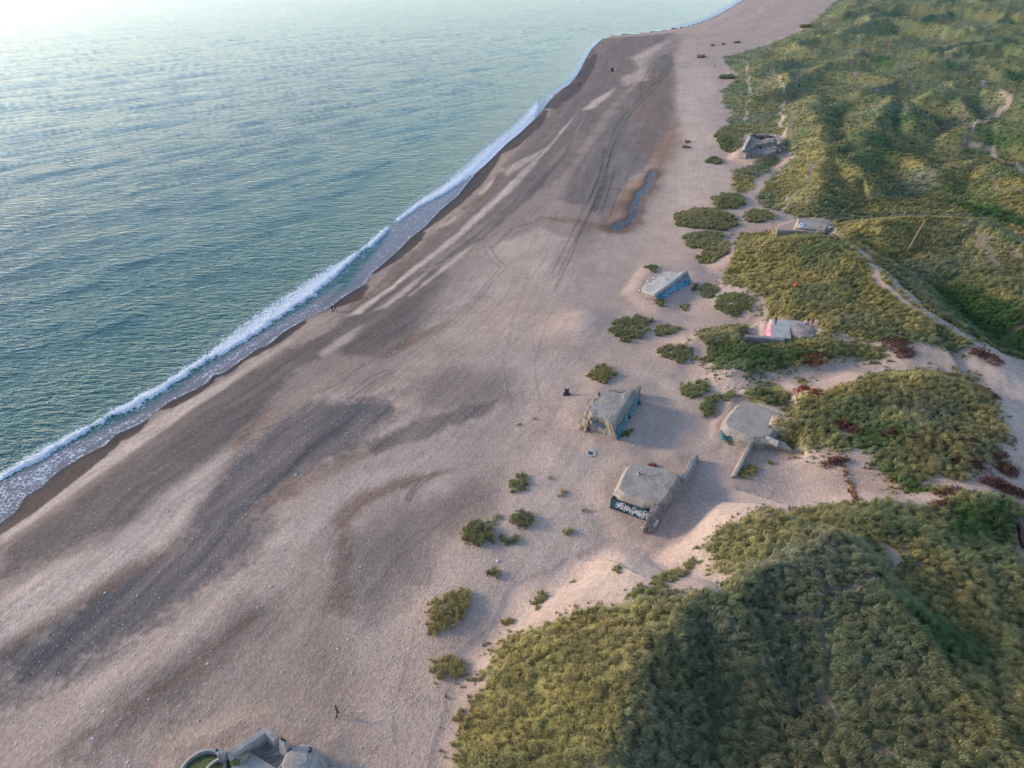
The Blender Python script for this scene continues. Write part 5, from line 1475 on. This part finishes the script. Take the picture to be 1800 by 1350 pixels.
person(1419, 571, "left one of two people at the landward end of the pink graffiti roof", .3, ("brown_coat", (.06, .035, .03)), pose="walk")
person(1427, 573, "right one of two people at the landward end of the pink graffiti roof", -.6, ("wine_coat", (.05, .02, .022)), pose="walk")
person(1016.5, 151, "left one of two close dark figures walking by the far water's edge", .8, pose="walk", hgt=1.8)
person(1019.5, 152, "right one of two close dark figures walking by the far water's edge", .5, pose="walk", hgt=1.7)
person(1255.5, 120, "lone dark figure on the far sand near the dune edge", .2, hgt=1.8)
person(1040, 113, "dark figure by the far water's edge, third from the point", 2.2, hgt=1.8)
person(1044, 95, "dark figure by the far water's edge, second from the point", 2.0, hgt=1.75)
person(1059, 79, "small dark figure inland of the far point", 2.0, hgt=1.7)
person(1075, 63, "figure standing at the tip of the far point before the water", 2.6, hgt=1.85)

# ------------------------------------------------------------------ small things
def rod(a, b, r0, r1, n=8):
    a, b = np.array(a, float), np.array(b, float); t = b - a; t /= np.linalg.norm(t)
    u = np.cross(t, [0, 0, 1.0]); u = u / (np.linalg.norm(u) + 1e-9) if np.linalg.norm(u) > 1e-6 else np.array([1., 0, 0]); v = np.cross(t, u)
    f = lambda c, r: [c + (u * math.cos(2 * math.pi * k / n) + v * math.sin(2 * math.pi * k / n)) * r for k in range(n)]
    return loft([f(a, r0), f(b, r1)])

def on_ground(p, d=.3):
    return np.array([p[0], p[1], float(hz(p[0], p[1])) - d])

# leaning timber frames in the dunes
def timber(pa, pb, apex, label, mats, r=.16):
    A = G(*pa); zc = A[1] * CP + (CAM_H - A[2]) * SP
    B = A + np.array([(pb[0] - pa[0]) / FPX * zc, .3, 0]); B[2] = float(hz(B[0], B[1]))
    top = np.array([A[0] + (apex[0] - pa[0]) / FPX * zc, A[1] + .15, 0.0])
    d_ = ray(*apex); top[2] = CAM_H + d_[2] * top[1] / d_[1]
    T = empty("timber_frame", (A + B) / 2); tag(T, label, "wooden frame", "old timber frames standing in the dunes")
    part("pole", to_mesh(rod(on_ground(A), top, r, r * .7), "pole"), mats[0], T)
    part("pole", to_mesh(rod(on_ground(B), A + (top - A) * .86 + np.array([.12, .1, 0]), r * .8, r * .6), "pole"), mats[1], T)
    q_ = A + (top - A) * .72
    part("peg", to_mesh(rod(q_ + np.array([-.25, -.1, 0]), q_ + np.array([.75, .1, -.1]), .06, .06), "peg"), mats[1], T)
timber((1593, 443), (1622, 436), (1608, 389), "tall leaning pair of bleached timber poles in the green dune hollow", (M_WOOD, M_WOOD_D), .16)
timber((1427, 419), (1432, 421), (1439, 390), "narrow pair of pale poles in front of the far flat roofed bunker", (M_WOOD, M_WOOD), .13)

# upright iron stump on the sand
p = G(996, 693)
T = empty("iron_stump", p); tag(T, "small dark iron stump standing alone on the sand left of the broken ruin", "post")
gz_ = p[2]
part("plate", to_mesh(worn(box_between((p[0] - .6, p[1]), (p[0] + .6, p[1] - .1), .9, gz_ - .2, gz_ + .12), .5, .05, .03, 101), "plate"), M_IRON, T)
part("post", to_mesh(worn(loft([[np.array([p[0] + a * .34, p[1] + b * .3, gz_ - .1]) for a, b in ((-1, -1), (1, -1), (1, 1), (-1, 1))], [np.array([p[0] + a * .36, p[1] + b * .26, gz_ + 1.0]) for a, b in ((-1, -1), (1, -1), (1, 1), (-1, 1))]]), .4, .06, .03, 102), "post"), M_IRON, T)
for s_ in (-1, 1):
    part("prong", to_mesh(rod((p[0] + s_ * .26, p[1], gz_ + .9), (p[0] + s_ * .34, p[1], gz_ + 1.35), .09, .05), "prong"), M_IRON, T)

# ring of stones round an old fire
p = G(1039, 797)
T = empty("fire_ring", p); tag(T, "small ring of pale stones round an old fire on the sand", "fire ring")
for k in range(11):
    a = 2 * math.pi * k / 11; x, y = p[0] + .62 * math.cos(a), p[1] + .62 * math.sin(a)
    part("stone", to_mesh(rock((x, y, float(hz(x, y)) + .06), .15 + .05 * (k % 3), 110 + k, .7, 1), "stone"), M_STONE, T)
part("ash", to_mesh(cyl(p, .42, p[2] - .1, p[2] + .04, 14, .36), "ash"), mat_plain("ash", (.10, .10, .10), .95, .5), T)

# boulder at the far point
p = G(1076, 125)
T = empty("boulder", p); tag(T, "dark and white boulder alone on the grey shingle near the far point", "boulder")
part("dark_half", to_mesh(rock((p[0], p[1], p[2] + .5), 1.2, 130, .9), "dark_half"), M_IRON, T)
part("pale_half", to_mesh(rock((p[0] + 1.3, p[1] + .4, p[2] + .4), 1.1, 131, .7), "pale_half"), M_STONE, T)

# orange float lying in the grass
p = G(1397, 508)
T = empty("orange_float", p); tag(T, "round orange red float lying on the grassy slope", "float")
bm = bmesh.new(); bmesh.ops.create_uvsphere(bm, u_segments=18, v_segments=12, radius=.36)
for v in bm.verts: v.co = Vector((v.co.x * 1.1 + p[0], v.co.y + p[1], v.co.z + p[2] + .85))
M_ORANGE = mat_plain("orange_plastic", (.55, .085, .035), .6, .2)
fl_ = part("ball", to_mesh(bm, "ball", True), M_ORANGE, T)
part("neck", to_mesh(rod((p[0], p[1], p[2] + 1.3), (p[0] + .1, p[1], p[2] + 1.6), .14, .10, 10), "neck"), M_ORANGE, T)

# dark red board on posts
p = G(1737, 838)
T = empty("notice_board", p); tag(T, "dark red leaning board between sand and grass at the right", "board")
bm = loft([[p + np.array([-.95, .5, 1.5]), p + np.array([.25, -.55, .45]), p + np.array([.75, .25, .35]), p + np.array([-.45, 1.25, 1.4])], [p + np.array([-.93, .5, 1.62]), p + np.array([.27, -.55, .57]), p + np.array([.77, .25, .47]), p + np.array([-.43, 1.25, 1.52])]])
part("board", to_mesh(worn(bm, .6, .02, .02, 140), "board"), mat_plain("dark_red_paint", (.075, .012, .014), .6, .25), T)
for dx, dy, h in ((-.6, .8, 1.4), (.4, -.05, .5)):
    part("post", to_mesh(rod(on_ground(p + np.array([dx, dy, 0])), p + np.array([dx, dy, h]), .07, .06), "post"), M_WOOD_D, T)

# dark hut cut by the right edge
p = G(1806, 952)
T = empty("hut", p); tag(T, "dark hut with sloping roof cut by the right picture edge", "hut")
hw = [p + np.array(v) for v in ((-1.2, -.9, -.4), (1.6, -1.3, -.4), (1.9, 1.1, -.4), (-.9, 1.5, -.4))]
top_ = [v + np.array([0, 0, h]) for v, h in zip(hw, (2.3, 2.3, 2.9, 2.9))]
part("wall", to_mesh(worn(loft([hw, top_]), 1.0, .02, .03, 150), "wall"), mat_plain("tarred_boards", (.012, .013, .016), .6, .4), T)
part("roof", to_mesh(worn(loft([[v + (v - p) * np.array([.12, .12, 0]) + np.array([0, 0, .01]) for v in top_], [v + (v - p) * np.array([.12, .12, 0]) + np.array([0, 0, .14]) for v in top_]]), 1.0, .02, .02, 151), "roof"), mat_plain("tar_roof", (.03, .03, .035), .7, .3), T)

# rows of dead brushwood that catch the sand
def brush_row(line, label, step=.55, size=.5, seed=1):
    pts = GP(line); r = random.Random(seed)
    c0 = pts[len(pts) // 2]
    T = empty("brushwood_fence", (c0[0], c0[1], float(hz(*c0)))); tag(T, label, "brushwood", "rows of dead brushwood in the sand")
    for a, b in zip(pts[:-1], pts[1:]):
        L = math.hypot(b[0] - a[0], b[1] - a[1]); n = max(1, int(L / step))
        for k in range(n):
            t = (k + .5) / n; x = a[0] + (b[0] - a[0]) * t + r.uniform(-.2, .2); y = a[1] + (b[1] - a[1]) * t + r.uniform(-.2, .2); z = float(hz(x, y))
            V, F = [], []
            for q_ in range(16):
                az = r.uniform(0, 6.28); ln = r.uniform(.4, 1.0) * size; up = r.uniform(.25, 1.0) * size * .9
                d = (math.cos(az) * ln, math.sin(az) * ln); w = .06; i = len(V)
                V += [(x - d[1] * w, y + d[0] * w, z - .05), (x + d[1] * w, y - d[0] * w, z - .05), (x + d[0] * .7 + .05, y + d[1] * .7, z + up), (x + d[0] * 1.1, y + d[1] * 1.1, z + up * .6)]
                F += [(i, i + 1, i + 2), (i + 1, i + 3, i + 2), (i, i + 2, i + 3)]
            part("brush_bundle", mesh_np("brush_bundle", V, F), M_BRUSH, T)
brush_row("1482,818 1488,835 1494,855 1500,872 1504,884", "longer row of orange brown brushwood across the bare sand slope", .55, .55, 1)
brush_row("1566,842 1570,855 1574,868", "shorter row of brown brushwood nearer the middle dune", .6, .5, 2)

# red leaved creeping shrubs
def shrub(px, py, rx, ry, label, mat=None, n=90, seed=0, up=.45):
    c = G(px, py); r = np.random.default_rng(seed + 500)
    V, F = [], []
    for k in range(n):
        a = r.uniform(0, 6.283); q_ = math.sqrt(r.uniform()); x = rx * q_ * math.cos(a) + r.normal() * .15; y = ry * q_ * math.sin(a) + r.normal() * .15
        z = float(hz(c[0] + x, c[1] + y)) - c[2]
        h = up * r.uniform(.3, 1.0) * (1.2 - q_ * .6)
        for j in range(4):
            b = r.uniform(0, 6.283); s_ = r.uniform(.10, .24); e = r.uniform(0, 6.283); i = len(V)
            o_ = (x + r.normal() * .13, y + r.normal() * .13, z + h * r.uniform(.4, 1.1))
            t_ = r.uniform(-.5, .5)
            V += [(o_[0] - s_ * math.cos(b), o_[1] - s_ * math.sin(b), o_[2] - s_ * t_), (o_[0] + s_ * .55 * math.cos(e), o_[1] + s_ * .55 * math.sin(e), o_[2] + s_ * .4), (o_[0] + s_ * math.cos(b), o_[1] + s_ * math.sin(b), o_[2] + s_ * t_)]
            F.append((i, i + 1, i + 2))
        i = len(V); V += [(x * .9 - .02, y * .9, z - .05), (x * .9 + .02, y * .9, z - .05), (x, y, z + h)]; F.append((i, i + 1, i + 2))
    o = link("red_shrub", mesh_np("red_shrub", V, F), mat or M_RED); o.location = tuple(c)
    return tag(o, label, "shrub", "red leaved shrubs among the dunes")
SH = [
 (1147, 819, .35, .3, "small bright red plant on the rear edge of the near bunker's roof", M_REDB, 22),
 (1425, 634, 1.5, .9, "bright red shrub patch under the dark green dune by the path", M_REDB, 110),
 (1446, 628, 1.2, .6, "thin red trailing shrub right of the bright patch by the path", M_RED, 50),
 (1572, 606, 1.6, 1.6, "upper red brown shrub patch above the wide sand path", M_RED, 120),
 (1590, 622, 1.5, .9, "lower red brown shrub patch sliding towards the wide sand path", M_RED, 90),
 (1742, 632, 1.6, 1.4, "red brown shrub at the right end of the wide sand path", M_RED, 110),
 (1720, 622, 1.2, .7, "small red brown shrub before the bright green hollow", M_RED, 60),
 (1408, 686, 1.0, .7, "bright red shrub in the sandy gap behind the half buried bunker", M_REDB, 60),
 (1432, 692, .9, .7, "orange red shrub right of the sandy gap", M_REDB, 60),
 (1730, 690, 1.9, 1.8, "large red brown shrub on the right shoulder of the middle dune", M_RED, 150),
 (1690, 680, 1.8, .7, "long red brown shrub along the crest of the middle dune", M_RED, 90),
 (1580, 708, .6, 1.4, "narrow red brown shrub in the centre of the middle dune", M_RED, 50),
 (1478, 750, 1.3, .6, "red brown shrub left in the bare hollow of the middle dune", M_RED, 70),
 (1503, 757, 1.2, .8, "reddish shrub centre in the bare hollow of the middle dune", M_RED, 70),
 (1562, 763, 1.1, .8, "dark red shrub right of the bare hollow of the middle dune", M_RED, 70),
 (1605, 773, 1.0, .6, "dark red shrub below the grey crest of the middle dune", M_RED, 60),
 (1645, 785, 1.5, .8, "red shrub strip on the lower right side of the middle dune", M_RED, 90),
 (1700, 780, 1.5, 1.2, "scattered red shrub high on the right side of the middle dune", M_RED, 100),
 (1738, 765, .9, .9, "small red shrub near the right foot of the middle dune", M_RED, 60),
 (1700, 815, 1.8, .9, "wide red brown shrub left of the leaning board", M_RED, 120),
 (1768, 828, 1.3, 1.0, "rounded red brown bush right of the leaning board", M_RED, 110),
 (1750, 852, 1.8, .7, "red brown shrub bank below the leaning board", M_RED, 110),
 (1785, 868, 1.8, .7, "red brown shrub bank running out at the right edge", M_RED, 110),
 (1465, 814, 1.5, .5, "dark red brown shrub at the head of the longer brushwood row", M_RED, 80),
 (1665, 865, 1.4, .6, "red brown shrub at the foot of the green knoll", M_RED, 80),
 (1650, 890, .9, .5, "small red brown shrub left of the green knoll", M_RED, 50),
 (1757, 802, .9, .5, "thin red shrub on bare sand at the right", M_RED, 45),
]
for k, a in enumerate(SH):
    shrub(a[0], a[1], a[2] * 1.3, a[3] * 1.3, a[4], a[5], int(a[6] * 1.9), k, .45 if k == 0 else .95)

# pale stones strewn over the sand
V, F = [], []
ico = bmesh.new(); bmesh.ops.create_icosphere(ico, subdivisions=1, radius=1); iv = np.array([v.co[:] for v in ico.verts]); jf = np.array([[v.index for v in f.verts] for f in ico.faces]); ico.free()
cnt = 0; tries = 0
beach_px = [(0, 1350), (0, 1000), (600, 600), (1000, 200), (1270, 110), (1270, 480), (1200, 650), (1480, 860), (1230, 960), (800, 1200), (800, 1350)]
bx = np.array([p[0] for p in beach_px], float); by = np.array([p[1] for p in beach_px], float)
cand = np.stack([RNG.uniform(0, 1480, 5200), RNG.uniform(110, 1350, 5200)], 1)
cand = cand[poly_sd(cand[:, 0], cand[:, 1], beach_px) < 0]
clus = RNG.uniform(size=len(cand))
dd = 1 / np.tan(PITCH + np.arctan((cand[:, 1] - 675) / FPX)) * (CAM_H - 3)
xx = (cand[:, 0] - 900) / FPX * (dd * CP + (CAM_H - 3) * SP)
for c in ((983, 657), (981, 668), (1040, 660), (1015, 820), (1035, 835), (1185, 756), (690, 620), (830, 730), (716, 1130), (1210, 290), (1195, 315), (720, 1100), (600, 1245), (455, 1290)):
    p = G(*c); k = 14
    xx = np.concatenate([xx, p[0] + RNG.normal(0, .8, k)]); dd = np.concatenate([dd, p[1] + RNG.normal(0, .8, k)])
zz = hz(xx, dd); gmm, _ = grass_mask(xx, dd)
sel = (zz > 1.2) & (gmm < .1)
xx, dd, zz = xx[sel], dd[sel], zz[sel]
sz = RNG.lognormal(-2.95, .40, len(xx)) * np.interp(dd, [40, 150, 400], [1, 1.3, 2.2])
rot = RNG.uniform(0, 6.28, len(xx))
vv = iv[None] * sz[:, None, None] * np.stack([RNG.uniform(.8, 1.5, len(xx)), RNG.uniform(.7, 1.1, len(xx)), RNG.uniform(.45, .7, len(xx))], 1)[:, None, :]
ca, sa = np.cos(rot)[:, None], np.sin(rot)[:, None]
vv = np.stack([vv[..., 0] * ca - vv[..., 1] * sa + xx[:, None], vv[..., 0] * sa + vv[..., 1] * ca + dd[:, None], vv[..., 2] + zz[:, None] + .02], -1)
ff = (jf[None] + (np.arange(len(xx)) * len(iv))[:, None, None]).reshape(-1, 3)
tag(link("beach_stones", mesh_quads("beach_stones", vv.reshape(-1, 3), ff), M_STONE), "pale stones strewn over the sand", kind="stuff")
